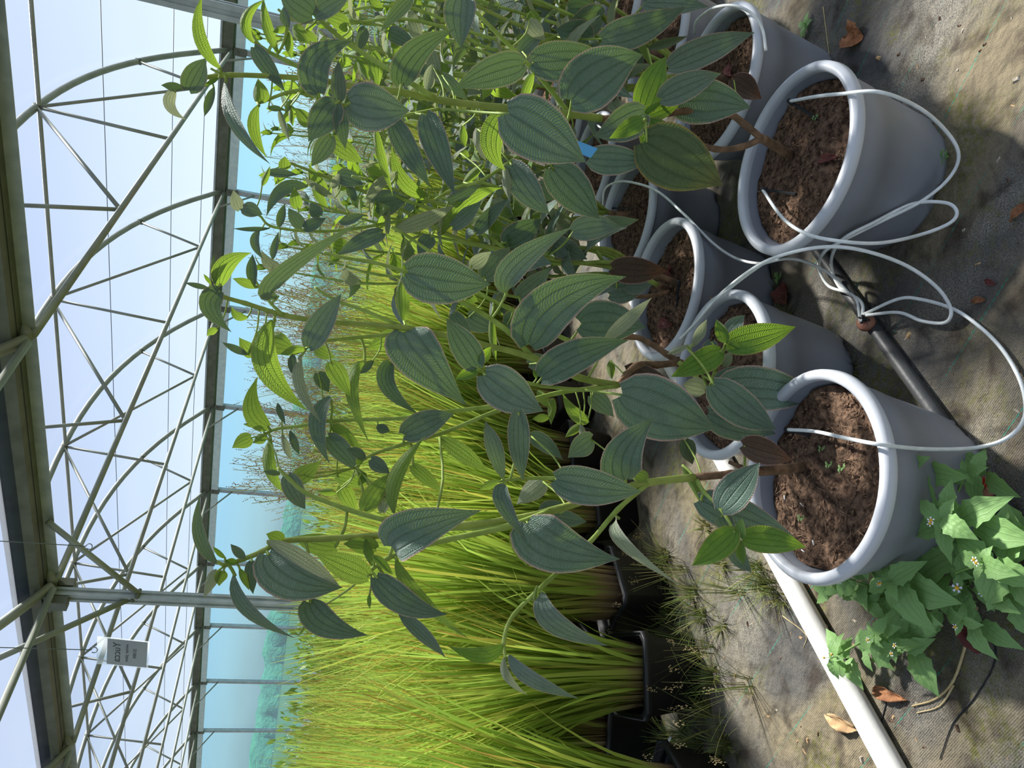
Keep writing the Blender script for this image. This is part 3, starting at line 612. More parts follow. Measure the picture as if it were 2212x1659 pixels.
C_.leaves('4', [
 (1265,1490,965,1636,112,'d',dict(r=20)), (782,1192,520,1386,84,'d',dict(m=(620,1220),r=35)), (960,1272,745,1130,54,'v'), (1360,1100,1160,1332,72,'v',dict(m=(1210,1200))), (1215,1310,1432,1268,172,'d'), (985,1125,1142,1182,115,'d'), (1282,1102,1160,1080,95,'u'), (1240,1150,1140,1150,60,'u'),
 (1090,1282,1045,1152,66,'d'), (745,1452,660,1330,92,'d'), (762,1460,902,1394,84,'d'), (350,1342,308,1215,82,'v'), (372,1330,496,1372,100,'d'), (540,1462,302,1462,32,'d'), (520,1102,722,1120,62,'d',dict(r=25)), (640,1080,640,1000,80,'u'), (490,1192,545,1060,42,'u'), (1340,1476,245,1315,108,'v',dict(tz='7',r=15)),
 (1300,1500,1310,1330,36,'v'), (900,1240,790,1050,80,'u'), (820,1180,915,1330,64,'u'), (720,1330,700,1200,80,'u'), (860,1380,800,1300,90,'d'), (990,1430,1150,1370,70,'d'), (940,1200,990,1110,60,'v'), (1560,1250,1320,930,92,'u',dict(m=(1400,1160))), (600,1450,640,1300,60,'d'), (470,1480,500,1659,60,'d',dict(m=(450,1560))), (560,1659,600,1480,50,'d')])
C_.leaves('7', [
 (160,1502,546,1204,95,'u',dict(m=(330,1290),r=20)), (382,1490,592,1268,100,'d'), (572,1552,800,1400,185,'d'), (660,1522,802,1480,74,'d'), (765,1190,882,1282,135,'d'), (885,1350,1052,1590,78,'v'), (1000,1480,1312,1452,165,'d',dict(Y=1.9)), (1180,1420,1422,1404,92,'d',dict(Y=1.92)), (870,1552,1092,1660,145,'d'),
 (200,1290,420,1170,80,'d'), (230,1450,420,1280,110,'d'), (90,1520,10,1640,110,'d'), (480,1420,560,1500,80,'u'), (740,1380,840,1370,60,'u'), (900,1290,860,1400,60,'v')])
C_.leaves('8', [(1235,255,1502,190,150,'d',dict(Y=1.98)), (900,-100,700,40,120,'d'), (760,-40,600,-120,90,'u')])
C_.leaves('b', [(215,530,570,545,180,'r',dict(Y=1.90,r=5)), (300,640,470,640,120,'d',dict(Y=1.95))])

# plant D: the big tub at the right front
D = Shrub((.594, 1.539), .0, 'large grey tub right of centre with two drip stakes and an arching shrub', 1.45, 3, 14)
D.stem([(1708,336),(1675,316),(1645,299)], None, 1.55, .0115, .0105, 'wood', 'trunk')
D.stem([(1645,299),(1610,270),(1570,245),(1480,240),(1400,252),(1298,256)], 1.55, 1.56, .008, .0075, 'wood')
D.stem([(1645,299),(1600,318),(1545,322),(1480,300),(1420,280)], 1.55, 1.66, .008, .006, 'wood')
D.stem([(1298,256),(1231,247),(1086,233),(960,218),(860,198),(737,182),(687,172),(590,165),(498,162),(440,168),(395,182)], 1.56, 1.42, .0085, .0032, 'wood_green')
D.stem([(1231,247),(1190,195),(1146,145),(1075,73),(1005,3)], 1.55, 1.50, .0055, .0035)
D.stem([(1231,250),(1220,275),(1195,290)], 1.55, 1.50, .003, .0025)
D.stem([(940,212),(859,162),(758,98),(714,64),(682,34),(665,5)], 1.50, 1.46, .0055, .003)
D.stem([(683,163),(620,132),(569,105),(548,80),(535,55)], 1.46, 1.50, .0045, .0025)
D.stem([(682,189),(620,200),(569,219),(556,222)], 1.46, 1.44, .0036, .0028)
D.stem([(950,235),(860,250),(790,240),(735,226)], 1.50, 1.40, .0036, .003)
D.stem([(1420,280),(1400,270),(1395,258),(1390,262)], 1.66, 1.40, .004, .003)
D.stem([(498,162),(470,155),(455,148)], 1.43, 1.43, .0025, .002)
D.stem([(1100,350),(1040,390),(985,405),(940,430)], 1.60, 1.62, .004, .003)
D.stem([(1231,247),(1170,300),(1100,350)], 1.56, 1.60, .004, .0035)
D.leaves('1', [(1205,572,1316,372,155,'d'), (1410,440,1300,-40,84,'u',dict(m=(1275,220),r=0)), (1170,560,1030,545,60,'d'), (1115,585,1192,766,76,'v',dict(m=(1090,680))), (1370,560,1308,746,58,'d'), (1400,500,1290,560,30,'g')])
D.leaves('4', [
 (255,520,546,1052,88,'d',dict(m=(330,790),r=45)), (440,300,640,586,112,'d'), (440,275,525,-10,72,'u',dict(m=(385,120))), (592,332,500,-20,74,'u',dict(m=(520,150))), (490,650,465,500,105,'u'), (470,672,526,1012,78,'u',dict(m=(440,830))),
 (812,92,600,-60,200,'d'), (832,95,1060,-30,135,'d'), (852,592,1078,262,200,'d',dict(m=(850,380),r=-12)), (985,642,985,388,102,'d'), (988,700,1026,956,104,'d'), (962,660,788,906,200,'d',dict(r=5)), (1052,655,1437,706,305,'d',dict(r=0)), (932,872,808,1064,125,'d',dict(Y=1.5)), (930,890,1142,1046,125,'u',dict(Y=1.55)),
 (1380,535,1724,188,190,'d',dict(m=(1470,340),Y=1.42)), (1445,-15,1250,202,92,'d',dict(Y=1.48)), (1330,772,1566,1192,155,'d',dict(Y=1.48,r=15)), (790,800,704,690,92,'u',dict(Y=1.55)), (1215,802,1330,1252,64,'u',dict(Y=1.52)), (660,170,630,40,70,'d'), (650,170,560,205,50,'u'), (660,200,680,380,60,'u'), (690,180,800,280,90,'u'), (770,190,850,270,60,'u'), (1040,150,880,100,100,'u',dict(Y=1.6)), (1060,170,960,230,90,'u',dict(Y=1.6)), (680,640,640,730,40,'d',dict(Y=1.6)), (600,700,670,910,44,'v',dict(Y=1.6)), (530,690,640,700,40,'d',dict(Y=1.6)), (670,680,690,810,40,'u',dict(Y=1.6))])
D.leaves('7', [
 (290,-20,285,312,215,'d',dict(Y=1.44)), (682,412,240,567,210,'d',dict(r=-8)), (744,398,1232,355,250,'d',dict(r=8)), (985,640,1448,350,360,'d',dict(r=0,m=(1200,460),Y=1.48)), (585,722,1082,1036,390,'d',dict(r=0,Y=1.34)), (60,732,246,1252,178,'d',dict(Y=1.45,r=12)), (605,1052,852,1372,195,'d',dict(r=8)), (870,1082,1172,1402,262,'d',dict(Y=1.62)), (1105,1012,1502,1026,195,'d',dict(Y=1.54)),
 (540,732,570,1092,155,'u',dict(Y=1.58,m=(480,930))), (750,472,680,662,72,'u'), (720,130,822,262,105,'v',dict(Y=1.62)), (670,330,822,200,112,'d',dict(Y=1.64)), (390,822,442,1032,84,'v',dict(Y=1.66)), (295,800,312,942,62,'u',dict(Y=1.66)), (555,1062,592,1282,62,'v'), (160,480,330,640,90,'d',dict(Y=1.6)), (100,420,60,600,70,'v',dict(Y=1.6)), (500,520,420,640,70,'u',dict(Y=1.7)), (1000,820,940,900,90,'d',dict(Y=1.6)), (280,980,340,1000,60,'u',dict(Y=1.7)), (300,1170,440,1040,60,'u',dict(Y=1.7))])
D.leaves('a', [
 (420,722,100,872,230,'d',dict(Y=1.50)), (408,712,562,360,195,'g',dict(r=5)), (430,745,662,650,115,'g',dict(r=0)), (410,768,195,886,112,'g',dict(r=0)), (440,792,716,1126,225,'g',dict(r=-8)), (425,905,925,1186,400,'y',dict(Y=1.47,r=5)), (525,632,912,470,185,'d',dict(Y=1.52)), (612,650,1102,690,290,'d',dict(Y=1.56,r=8)), (990,512,1172,632,155,'r',dict(Y=1.64)), (435,310,700,230,62,'y',dict(Y=1.75))])

# plant E: right back tub of the front row
E_ = Shrub((.92, 1.965), .7, 'grey tub behind the large one, half hidden by drooping dark leaves', 1.78, 0, 15)
E_.stem([(1515,215),(1480,200),(1440,190)], None, 1.98, .010, .009, 'wood', 'trunk')
E_.stem([(1440,190),(1380,160),(1300,110),(1200,80),(1146,65),(1018,7),(940,-40)], 1.98, 1.85, .0075, .004, 'wood_green')
E_.stem([(1380,160),(1300,90),(1260,30),(1230,-30)], 1.96, 1.9, .005, .0035)
E_.stem([(1300,110),(1200,100),(1050,80),(900,20),(800,15),(740,30)], 1.94, 1.9, .005, .003)
E_.stem([(1200,80),(1080,110),(960,60),(860,40),(760,50),(640,45),(600,20)], 1.9, 1.88, .005, .003)
E_.stem([(1200,80),(1060,160),(920,150),(800,130),(700,110)], 1.9, 1.95, .005, .003)
E_.leaves('a', [(150,252,692,40,210,'d',dict(Y=1.74)), (575,425,1127,208,190,'d',dict(Y=1.70,r=5)), (420,20,832,45,150,'d',dict(Y=1.80)), (60,240,-150,190,200,'d',dict(Y=1.84)), (380,200,470,430,50,'u',dict(Y=1.8))])
E_.leaves('7', [(972,52,1192,100,150,'d'), (1180,112,930,222,200,'d',dict(Y=1.86)), (720,80,800,170,80,'u'), (640,240,720,300,90,'u'), (430,150,540,60,100,'d'), (200,480,130,380,90,'u'), (90,330,150,540,90,'v')])
E_.leaves('4', [(1300,200,1480,300,110,'d'), (1200,330,1240,560,120,'u'), (1330,250,1380,440,60,'u'), (1150,180,1110,330,80,'d'), (1430,80,1520,290,95,'v'), (1100,380,1180,520,70,'u'), (950,40,1080,0,80,'u'), (1260,60,1180,0,70,'u'), (1500,420,1580,520,80,'d'), (1570,560,1590,440,60,'v')])
# ------------------------------------------------------------------ shrubs further back, grown from rules
def proto(k, wd, droop, fold, nu=6, nvv=4, P=GP):
    mb = MB(); rnd = random.Random(int(wd*100)+int(droop*50))
    leaf_into(mb, V((.06,0,0)), V((.5,0,.10-droop*.25)), V((1,0,-droop)), wd, lambda p: V((0,0,1)), cup=fold, lobe=.08, nu=nu, nvv=nvv, P=P, rnd=rnd, wave=.05)
    mb.tube([V((-.05,0,-.03)), V((.08,0,0))], .016, 4, 1)
    return mb.mesh('leaf', [M['leaf_'+k], M['stem']])
PD = [proto('d', .46, .25, .2), proto('d', .40, .45, .3), proto('d', .52, .1, .15), proto('v', .36, .3, .5)]
PU = [proto('u', .42, .3, .2), proto('u', .34, .5, .35), proto('u', .48, .15, .2), proto('g', .4, .2, .35)]
def put(me, parent, L, p, axis, nrm, sc):
    x = axis.normalized(); z = (nrm-x*nrm.dot(x)).normalized(); y = z.cross(x)
    o = child(me, 'leaf', parent)
    o.matrix_local = Matrix(((x.x*sc, y.x*sc, z.x*sc, p.x-L.x), (x.y*sc, y.y*sc, z.y*sc, p.y-L.y), (x.z*sc, y.z*sc, z.z*sc, p.z-L.z), (0,0,0,1)))
    return o
def grow(sh, nst, top, spread, seed, lean=(0,0), low=.42):
    rnd = random.Random(seed); L = sh.L; foot = L+V((rnd.uniform(-.03,.03), rnd.uniform(-.03,.03), SOILZ-.004))
    fork = foot+V((rnd.uniform(-.02,.02), rnd.uniform(-.02,.02), .12))
    sh.stem3([foot, (foot+fork)*.5+V((.004,0,0)), fork], .011, .009, 'wood', 'trunk')
    for i in range(nst):
        a = 2*math.pi*(i+rnd.uniform(-.3,.3))/nst; out = V((math.cos(a), math.sin(a), 0)); h = top*rnd.uniform(.82, 1.02)
        sp = spread*rnd.uniform(.5, 1.1)
        P = [fork, fork+out*sp*.35+V((0,0,.14))] + [L+out*sp*(.45+.55*q)+V((lean[0]*q, lean[1]*q, .42+(h-.42)*q))+V((rnd.uniform(-.02,.02), rnd.uniform(-.02,.02), 0)) for q in (.25,.5,.75,1)]
        Q = sh.stem3(P, .0065, .0026, 'stem' if i % 3 else 'wood_green'); n0 = len(Q)
        step = 2; side = rnd.uniform(0, 3)
        for j in range(6, n0, step):
            p = Q[j]
            if p.z < low: continue
            t = (Q[min(j+1, n0-1)]-Q[j-1]).normalized(); q = (p.z-low)/(h-low+.001); side += math.pi/2
            for sg in (0, math.pi):
                if rnd.random() < .24: continue
                b = side+sg+rnd.uniform(-.3,.3); e1 = t.orthogonal().normalized(); e2 = t.cross(e1)
                o_ = e1*math.cos(b)+e2*math.sin(b); ax = o_*rnd.uniform(.8,1)+t*(rnd.uniform(-.15,.35)+.5*q*q); up = t+V((0,0,.6))-o_*.2
                ln = (.195-.085*q)*rnd.uniform(.7, 1.15)
                put(rnd.choice(PU if rnd.random() < .18+.5*q else PD), sh.e, L, p+o_*.004, ax, up, ln); sh.nl += 1
        for k in range(3):       # closed tip leaves
            b = k*2.1; put(PU[3] if k else PD[3], sh.e, L, Q[-1], V((math.cos(b)*.5, math.sin(b)*.5, 1)), V((-math.cos(b), -math.sin(b), .4)), .05)
BK = [((.628,2.50), 1.45, 'grey tub fourth in the left row, drip tube hooked over its far side', 7, .24),
      ((1.207,2.43), 1.55, 'grey tub at the right edge with soil showing under large leaves', 8, .26),
      ((.925,2.945), 1.52, 'grey tub fifth in the left row, mostly hidden by foliage', 8, .26),
      ((1.50,2.87), 1.58, 'leafy shrub in a hidden tub, fourth in the right row', 8, .26),
      ((1.22,3.39), 1.55, 'leafy shrub in a hidden tub, sixth in the left row', 7, .26),
      ((1.80,3.31), 1.60, 'leafy shrub in a hidden tub, fifth in the right row', 7, .26),
      ((1.52,3.83), 1.55, 'leafy shrub in a hidden tub, last of the left row', 6, .26)]
for i, (pos, top, lab, ns2, spr) in enumerate(BK):
    sh = Shrub(pos, i*.8, lab, pos[1], i, 30+i); grow(sh, ns2, top, spr, 50+i)
grow(E_, 6, 1.50, .25, 77, (.05, .1)); grow(C_, 7, 1.44, .24, 78, (.05, .10), .55)
# blue plant tags
def tagstick(a, b, c, yy, lab):
    P = [onY(*q, yy) for q in (a, b, c)]; ax = (P[1]-P[0]); sd_ = (P[2]-P[1]); n = ax.cross(sd_).normalized()*.0008
    mb = MB(); q = [P[0], P[1], P[2], P[0]+sd_]
    tip = P[0]-ax*.55+sd_*.5
    mb.v = [p+n for p in q]+[tip+n]+[p-n for p in q]+[tip-n]
    for f_ in ([0,1,2,3], [0,3,4], [8,7,6,5], [9,8,5], [0,5,6,1], [1,6,7,2], [2,7,8,3], [3,8,9,4], [4,9,5,0]): mb.face(f_)
    e = empty('plant_tag', P[0], lab, 'plant tag'); mb.build('strip', M['blue'], e, P[0], smooth=False)
    mb = MB()
    for k, (s_, w_) in enumerate(((.30, .28), (.40, .20))):
        c0 = P[0]+ax*(s_)+sd_*.5+(n if n.dot(CAM-P[0]) > 0 else -n)*1.6; mb.tube([c0-sd_*w_, c0+sd_*w_*.6], .0012, 4)
        mb.tube([c0-ax*.04, c0+ax*.04], .0010, 4)
    mb.build('ink_mark', M['black'], e, P[0])
tagstick((1204,287), (1291,321), (1276,341), 1.44, 'bright blue plant tag poking out under the big dark leaf')
tagstick((1062,541), (1084,529), (1076,546), 2.2, 'small blue plant tag glimpsed between stems in the middle')

# ------------------------------------------------------------------ tall potted grass
def clump(seed, n, L0, L1, spread, z0=.0, wd=(.0035,.0075)):
    rnd = random.Random(seed); mb = MB()
    for i in range(n):
        a = rnd.uniform(0, 6.283); r = .085*math.sqrt(rnd.random()); out = V((math.cos(a), math.sin(a), 0)); b = out*r+V((0,0,z0))
        ln = rnd.uniform(L0, L1); lean = spread*rnd.uniform(.15, 1)*(r/.085*.7+.3); d2 = Matrix.Rotation(rnd.uniform(-.9,.9), 3, 'Z') @ out
        curl = rnd.choice((0,0,0,0,.05,.1,.25)); w = rnd.uniform(*wd); sd_ = V((-d2.y, d2.x, 0)); sd_ = Matrix.Rotation(rnd.uniform(-1.2,1.2), 3, 'Z') @ sd_
        k0 = len(mb.v); u = rnd.random(); ns2 = 5
        for j in range(ns2+1):
            t = j/ns2; p = b+d2*(lean*t**1.6*ln)+V((0,0,ln*(t-.5*lean*t*t-curl*t**4*.6))); ww = w*(1-t**2.2)+.0004; mb.v += [p-sd_*ww, p+sd_*ww]
        for j in range(ns2): mb.face([k0+2*j, k0+2*j+1, k0+2*j+3, k0+2*j+2], 0, [(u, j/ns2), (u, j/ns2), (u, (j+1)/ns2), (u, (j+1)/ns2)])
    return mb.mesh('grass_blades', M['blade'])
CL = [clump(i, 400, .5, 1.14, .36, .14) for i in range(3)]
CLF = [clump(10+i, 120, .6, 1.10, .40, .14, (.005,.010)) for i in range(3)]
def blackpot():
    mb = MB(); a, b, h = .085, .115, .20
    for (q, z) in ((a,0), (b,h), (b+.006,h), (b+.006,h-.02), (b-.006,h), (b-.012,h-.03), (b-.012,h-.035)):
        k = .82
        for (sx, sy) in ((1,-k),(1,k),(k,1),(-k,1),(-1,k),(-1,-k),(-k,-1),(k,-1)): mb.v.append(V((sx*q, sy*q, z)))
    for i in range(6):
        if i == 1 or i == 2: pass
        for k in range(8): mb.face([i*8+k, i*8+(k+1) % 8, (i+1)*8+(k+1) % 8, (i+1)*8+k])
    mb.face([k for k in range(8)][::-1]); mb.face([48+k for k in range(8)]); return mb.mesh('pot', M['black_pot'])
BP = blackpot()
gcount = 0
GR = 'tall grass in black pots'
def grasspot(p, rot, near, lab, sc=1):
    global gcount
    e = empty('potted_grass', p, lab, 'grass', GR); e.rotation_euler.z = rot; e.scale = (sc, sc, sc)
    child(BP, 'pot', e)
    b = child((CL if near else CLF)[gcount % 3], 'grass_blades', e); b['kind'] = 'stuff'; gcount += 1
    b.scale.z = rg.uniform(.84, 1.10)
rd = V((.56, .83, 0)).normalized(); rp = V((-.83, .56, 0)).normalized(); g0 = V((-.86, 2.17, 0)); rg = random.Random(5)
LABN = {(0,0): 'black square pot of tall yellow-green grass, nearest, by the sunlit ground', (1,0): 'black square pot of tall grass, second along the row edge', (2,0): 'black square pot of tall grass, third along the row edge, behind the left tub'}
for i in range(-2, 16):
    for j in range(0, 13):
        p = g0+rd*(i*.36)+rp*(j*.36)+V((rg.uniform(-.03,.03), rg.uniform(-.03,.03), 0))
        if p.y < 1.7 or p.y > 6.4: continue
        x_, y_, k_ = proj(p+V((0,0,.9)))
        if y_ > 1850 or y_ < 150: continue
        lab = LABN.get((i, j), 'tall yellow-green grass in a hidden black pot, part of the dense bed')
        grasspot(p, rg.uniform(0, 6.3), i+j < 9, lab, rg.uniform(.92, 1.06))
# ------------------------------------------------------------------ panicle grasses against the film wall
def panicle(seed):
    rnd = random.Random(seed); mb = MB()
    def strip(a, b, w, u, v0, v1):
        d = (b-a); s_ = d.cross(V((rnd.uniform(-1,1), rnd.uniform(-1,1), .1))).normalized()*w; k = len(mb.v); mb.v += [a-s_, a+s_, b+s_, b-s_]; mb.face([k,k+1,k+2,k+3], 0, [(u,v0),(u,v0),(u,v1),(u,v1)])
    for i in range(26):
        a = rnd.uniform(0, 6.283); o = V((math.cos(a), math.sin(a), 0)); ln = rnd.uniform(1.15, 1.75); sp = rnd.uniform(.05,.4); u = rnd.random()
        pt = lambda t: o*(.05+sp*t*t)+V((0,0,ln*t)); T = [pt(t/5) for t in range(6)]
        for j in range(5): strip(T[j], T[j+1], .0022, u, j/5*.8, (j+1)/5*.8)
        for q in range(13):
            t = .66+.34*q/13; c = pt(t); b2 = rnd.uniform(0, 6.283); e_ = c+V((math.cos(b2)*.10*(1.25-t), math.sin(b2)*.10*(1.25-t), rnd.uniform(.01,.07))); strip(c, e_, .0007, u, .9, 1)
            for h in (.45, .7, 1.0):
                s_ = c+(e_-c)*h; k = len(mb.v); w = .0062; mb.v += [s_+V((0,0,w)), s_+V((w*.6,0,0)), s_-V((0,0,w)), s_-V((w*.6,0,0))]; mb.face([k,k+1,k+2,k+3], 0, [(u,1)]*4)
    for i in range(70):
        a = rnd.uniform(0, 6.283); o = V((math.cos(a), math.sin(a), 0)); ln = rnd.uniform(.5, 1.0); sp = rnd.uniform(.1,.5); u = rnd.random()
        pt = lambda t: o*(.05+sp*t*t)+V((0,0,ln*t*(1-.2*t*sp))); T = [pt(t/4) for t in range(5)]
        for j in range(4): strip(T[j], T[j+1], .004*(1-j/5), u, j/5*.6, (j+1)/5*.6)
    return mb.mesh('stalks', M['panicle'])
PN = [panicle(i) for i in range(3)]
for i in range(11):
    for j in range(3):
        p = V((-.9+i*.42, 5.6+j*.75-.12*i+.3*(i > 6), 0))+V((rg.uniform(-.12,.12), rg.uniform(-.12,.12), 0))
        e = empty('panicle_grass', p, 'airy seed-headed grass rising against the blue film wall', 'grass', 'seed-headed grasses behind the bed'); e.rotation_euler.z = rg.uniform(0, 6.3)
        c = child(PN[(i+j) % 3], 'stalks', e); c['kind'] = 'stuff'
# low bushes and far grass under the tree line
def bush(seed):
    rnd = random.Random(seed); mb = MB()
    for i in range(420):
        d = V((rnd.gauss(0,1), rnd.gauss(0,1), abs(rnd.gauss(0,1)))).normalized(); p = V((d.x*.42, d.y*.42, .12+d.z*.75))*rnd.uniform(.6,1); ax = (d+V((rnd.uniform(-.7,.7), rnd.uniform(-.7,.7), rnd.uniform(-.2,.9)))).normalized(); s_ = ax.orthogonal().normalized()
        s_ = Matrix.Rotation(rnd.uniform(0, 6.28), 3, ax) @ s_; ln = rnd.uniform(.05,.10); w = ln*.22; k = len(mb.v); u = rnd.random(); mb.v += [p, p+ax*ln*.5+s_*w, p+ax*ln, p+ax*ln*.5-s_*w]; mb.face([k,k+1,k+2,k+3], 0, [(u,0),(u,.5),(u,1),(u,.5)])
        if rnd.random() < .16 and d.z > .3:
            q = p+ax*ln*1.2; w = .010; k = len(mb.v); mb.v += [q+V((w,0,0)), q+V((0,w,w*.4)), q-V((w,0,0)), q-V((0,w,-w*.4))]; mb.face([k,k+1,k+2,k+3], 1)
    return mb.mesh('foliage', [M['bush'], M['white']])
BU = [bush(i) for i in range(3)]
for i in range(34):
    y = 6.7+.75*(i // 9)+rg.uniform(-.2,.2); x = -6.3+.68*(i % 9)*(1+.12*(i // 9))+rg.uniform(-.2,.2)
    e = empty('flowering_bush', (x, y, 0), 'low green bush dotted with tiny white flowers beyond the grass bed', 'bush', 'bushes beyond the grass bed'); e.rotation_euler.z = rg.uniform(0, 6); s_ = rg.uniform(1.0, 1.25); e.scale = (s_, s_, s_*1.12)
    c = child(BU[i % 3], 'foliage', e); c['kind'] = 'stuff'
# ------------------------------------------------------------------ pipes and drip lines
def pipe(pts, r, name, m_, lab, cat):
    mb = MB(); mb.tube(pts, r, 18); return mb, pts
wa, wb = onz(1575,990,.0), onz(1950,1659,.0); wd_ = (wb-wa).normalized(); WR = .027
e = empty('water_pipe', onz(1700,1250,0), 'thick white plastic pipe lying across the ground behind the left tub', 'pipe')
mb = MB(); mb.tube([wa-wd_*1.6+V((0,0,WR)), wa+V((0,0,WR)), wb+V((0,0,WR)), wb+wd_*.9+V((0,0,WR))], WR, 20); mb.build('tube', M['whitepipe'], e, e.location)
ba, bb = onz(1770,545,.016), onz(2188,1124,.016); bd = (bb-ba).normalized(); BR = .0165
e = empty('supply_pipe', V((ba.x, ba.y, 0)), 'black irrigation pipe running between the tubs on the ground', 'pipe')
mb = MB(); mb.tube([ba-bd*1.1, ba, (ba+bb)*.5, bb+bd*.5], BR, 18); mb.build('tube', M['blackpipe'], e, e.location)
mb = MB(); c0 = bb+bd*.015
mb.tube([c0, c0+bd*.035], .0205, 18); mb.tube([c0+bd*.035, c0+bd*.052], .0245, 18); mb.tube([c0+bd*.055, c0+bd*.09], .022, 18); mb.build('coupling', M['black'], e, e.location)
def dripper(x, y, lab, plug):
    c = onz(x, y, .036); t = (c-ba).dot(bd); q = ba+bd*t; q.z = .016+BR-.002
    e = empty('drip_emitter', q, lab, 'emitter'); ax = (V((0,0,1))*.8+(V((.35,-.5,0)))).normalized(); s1 = ax.orthogonal().normalized()
    mb = MB(); mb.tube([q, q+ax*.004, q+ax*.0042, q+ax*.014, q+ax*.0155, q+ax*.021], [.0185,.0195,.021,.021,.019,.016], 24); bo = mb.build('body', M['brown'], e, q)
    mb = MB()
    for k in range(8):
        g = k*math.pi/4; d = Matrix.Rotation(g, 3, ax) @ s1; mb.tube([q+ax*.022+d*.004, q+ax*.0205+d*.016], .0011, 4)
    mb.build('cap_rib', M['brown'], bo, q)
    if plug: mb = MB(); mb.tube([q+ax*.02, q+ax*.03, q+ax*.034, q+ax*.04], [.006,.006,.008,.007], 10); mb.box(q+ax*.042, .018, .008, .006); mb.build('plug', M['red'], e, q)
    else:
        mb = MB(); mb.tube([q+ax*.02, q+ax*.034], .005, 10)
        for k in range(4): d = Matrix.Rotation(k*math.pi/2+.6, 3, ax) @ s1; mb.tube([q+ax*.028, q+ax*.029+d*.013], .0028, 8)
        mb.tube([q+ax*.034, q+ax*.044], .003, 8); mb.build('outlet_manifold', M['black'], e, q)
    return q, ax
q1, ax1 = dripper(1890, 672, 'brown round emitter with four white tubes on the black pipe', False)
dripper(2150, 1030, 'brown round emitter with a red plug at the pipe end', True)
man = q1+ax1*.029
TUBS = [(-.107,1.333), (.092,1.738), (.345,2.125), (.594,1.539), (.92,1.965)]
def clear(x, y, z):
    """lift a point of a tube along its line of sight until it lies in front of, or on, the tub it hangs over"""
    p = onz(x, y, z)
    while z < .34:
        p = onz(x, y, z); hit = False; d = p-CAM
        for k in range(60):
            q = CAM+d*(.6+.4*k/59)
            for (a, b) in TUBS:
                r = math.hypot(q.x-a, q.y-b); zz = q.z
                if zz < .303 and (r < .158+.06*max(zz, 0)/.29+.007 if zz < .26 else .19 < r < .228) and not (zz > SOILZ and r < .185): hit = True
        if not hit: return p
        z += .006
    return p
def drip(pts, lab, r=.0039):
    """pixel points with height; start may be a 3D point"""
    P = [p if isinstance(p, Vector) else clear(*p) for p in pts]; Q = spline(P, 8)
    e = empty('drip_tube', V((P[0].x, P[0].y, P[0].z)), lab, 'tube', 'white drip tubes'); mb = MB(); mb.tube(Q, r, 8); mb.build('hose', M['drip'], e, e.location); return P
def stake(x0, y0, x1, y1, z, lab):
    a = onz(x0, y0, z+.012); b = onz(x1, y1, z-.012); e = empty('drip_stake', a, lab, 'stake', 'black drip stakes')
    mb = MB(); d = (b-a); s_ = d.cross(V((0,0,1))).normalized(); w = V((0,0,1)); ln = d.length
    mb.box((a+b)*.5, ln, .0065, .002, ax=(d.normalized(), s_, d.normalized().cross(s_))); mb.box((a+b)*.5, ln, .002, .0065, ax=(d.normalized(), s_, d.normalized().cross(s_)))
    mb.build('spike', M['black'], e, a, smooth=False); mb = MB(); mb.tube([a-d.normalized()*.006, a+d.normalized()*.014], .0055, 10); mb.build('head', M['black'], e, a)
    return a
R_ = .298
s1_ = stake(1706,219,1774,262,.262,'black drip stake at the right side of the large tub')
s2_ = stake(1647,409,1719,419,.262,'black drip stake at the left side of the large tub')
s3_ = stake(1701,928,1750,941,.262,'black drip stake half under leaves in the leftmost tub')
s4_ = stake(1302,450,1368,450,.262,'black drip stake in the fourth tub of the left row')
s5_ = stake(1466,610,1460,690,.262,'long black drip stake lying in the soil of the third tub')
drip([s1_, (1760,209,.29), (1815,203,.305), (1900,199,.27), (1985,233,.17), (2045,285,.08), (2071,335,.04), (2050,385,.035), (1990,435,.07), (1900,480,.10), (1820,520,.10), (1780,545,.09), (1769,578,.06), (1790,618,.05), (1845,640,.05), man+V((-.006,.01,0))], 'white drip tube arching from the large tub right side to the emitter')
drip([s2_, (1690,470,.292), (1742,505,.305), (1815,521,.28), (1900,525,.20), (1985,508,.09), (2050,483,.04), (2067,458,.035), (2042,438,.045), (1970,441,.075), (1885,482,.105), (1825,513,.105), (1800,545,.09), (1797,580,.06), (1815,622,.045), (1860,652,.05), man+V((-.008,.004,0))], 'white drip tube looping from the large tub left side to the emitter')
drip([onz(1455,745,.27), (1500,700,.285), (1560,632,.31), (1640,572,.33), (1720,543,.31), (1800,533,.27), (1880,545,.21), (1960,575,.13), (2020,617,.07), (2050,657,.035), (2053,685,.025), (2035,698,.02), (1990,693,.025), (1940,675,.04), man+V((.008,-.006,0))], 'white drip tube bowed high over the middle tubs to the emitter')
drip([onz(1500,705,.27), (1530,662,.292), (1580,620,.31), (1630,582,.315), (1660,566,.30), (1720,560,.2), (1790,590,.08), (1840,640,.03)], 'white drip tube pressed beside another over the second tub')
drip([s4_, (1306,410,.30), (1330,394,.325), (1365,394,.325), (1420,413,.28), (1480,465,.22), (1540,525,.19), (1590,558,.18), (1640,569,.17), (1680,560,.14)], 'white drip tube hooked out of the fourth tub, running down between pots')
drip([s3_, (1760,932,.285), (1830,947,.305), (1900,960,.28), (2000,970,.17), (2100,968,.08), (2165,952,.04), (2204,920,.025), (2216,880,.018), (2203,820,.014), (2165,755,.012), (2115,705,.012), (2060,668,.014), (1990,647,.025), (1940,646,.04), man+V((.01,.004,0))], 'white drip tube sweeping widely from the leftmost tub over the ground')
drip([onz(1500,72,.262), (1505,45,.30), (1540,18,.345), (1585,12,.345), (1622,28,.31), (1646,60,.27), (1655,110,.2)], 'white drip tube curling over the rim of the tub at the right edge')
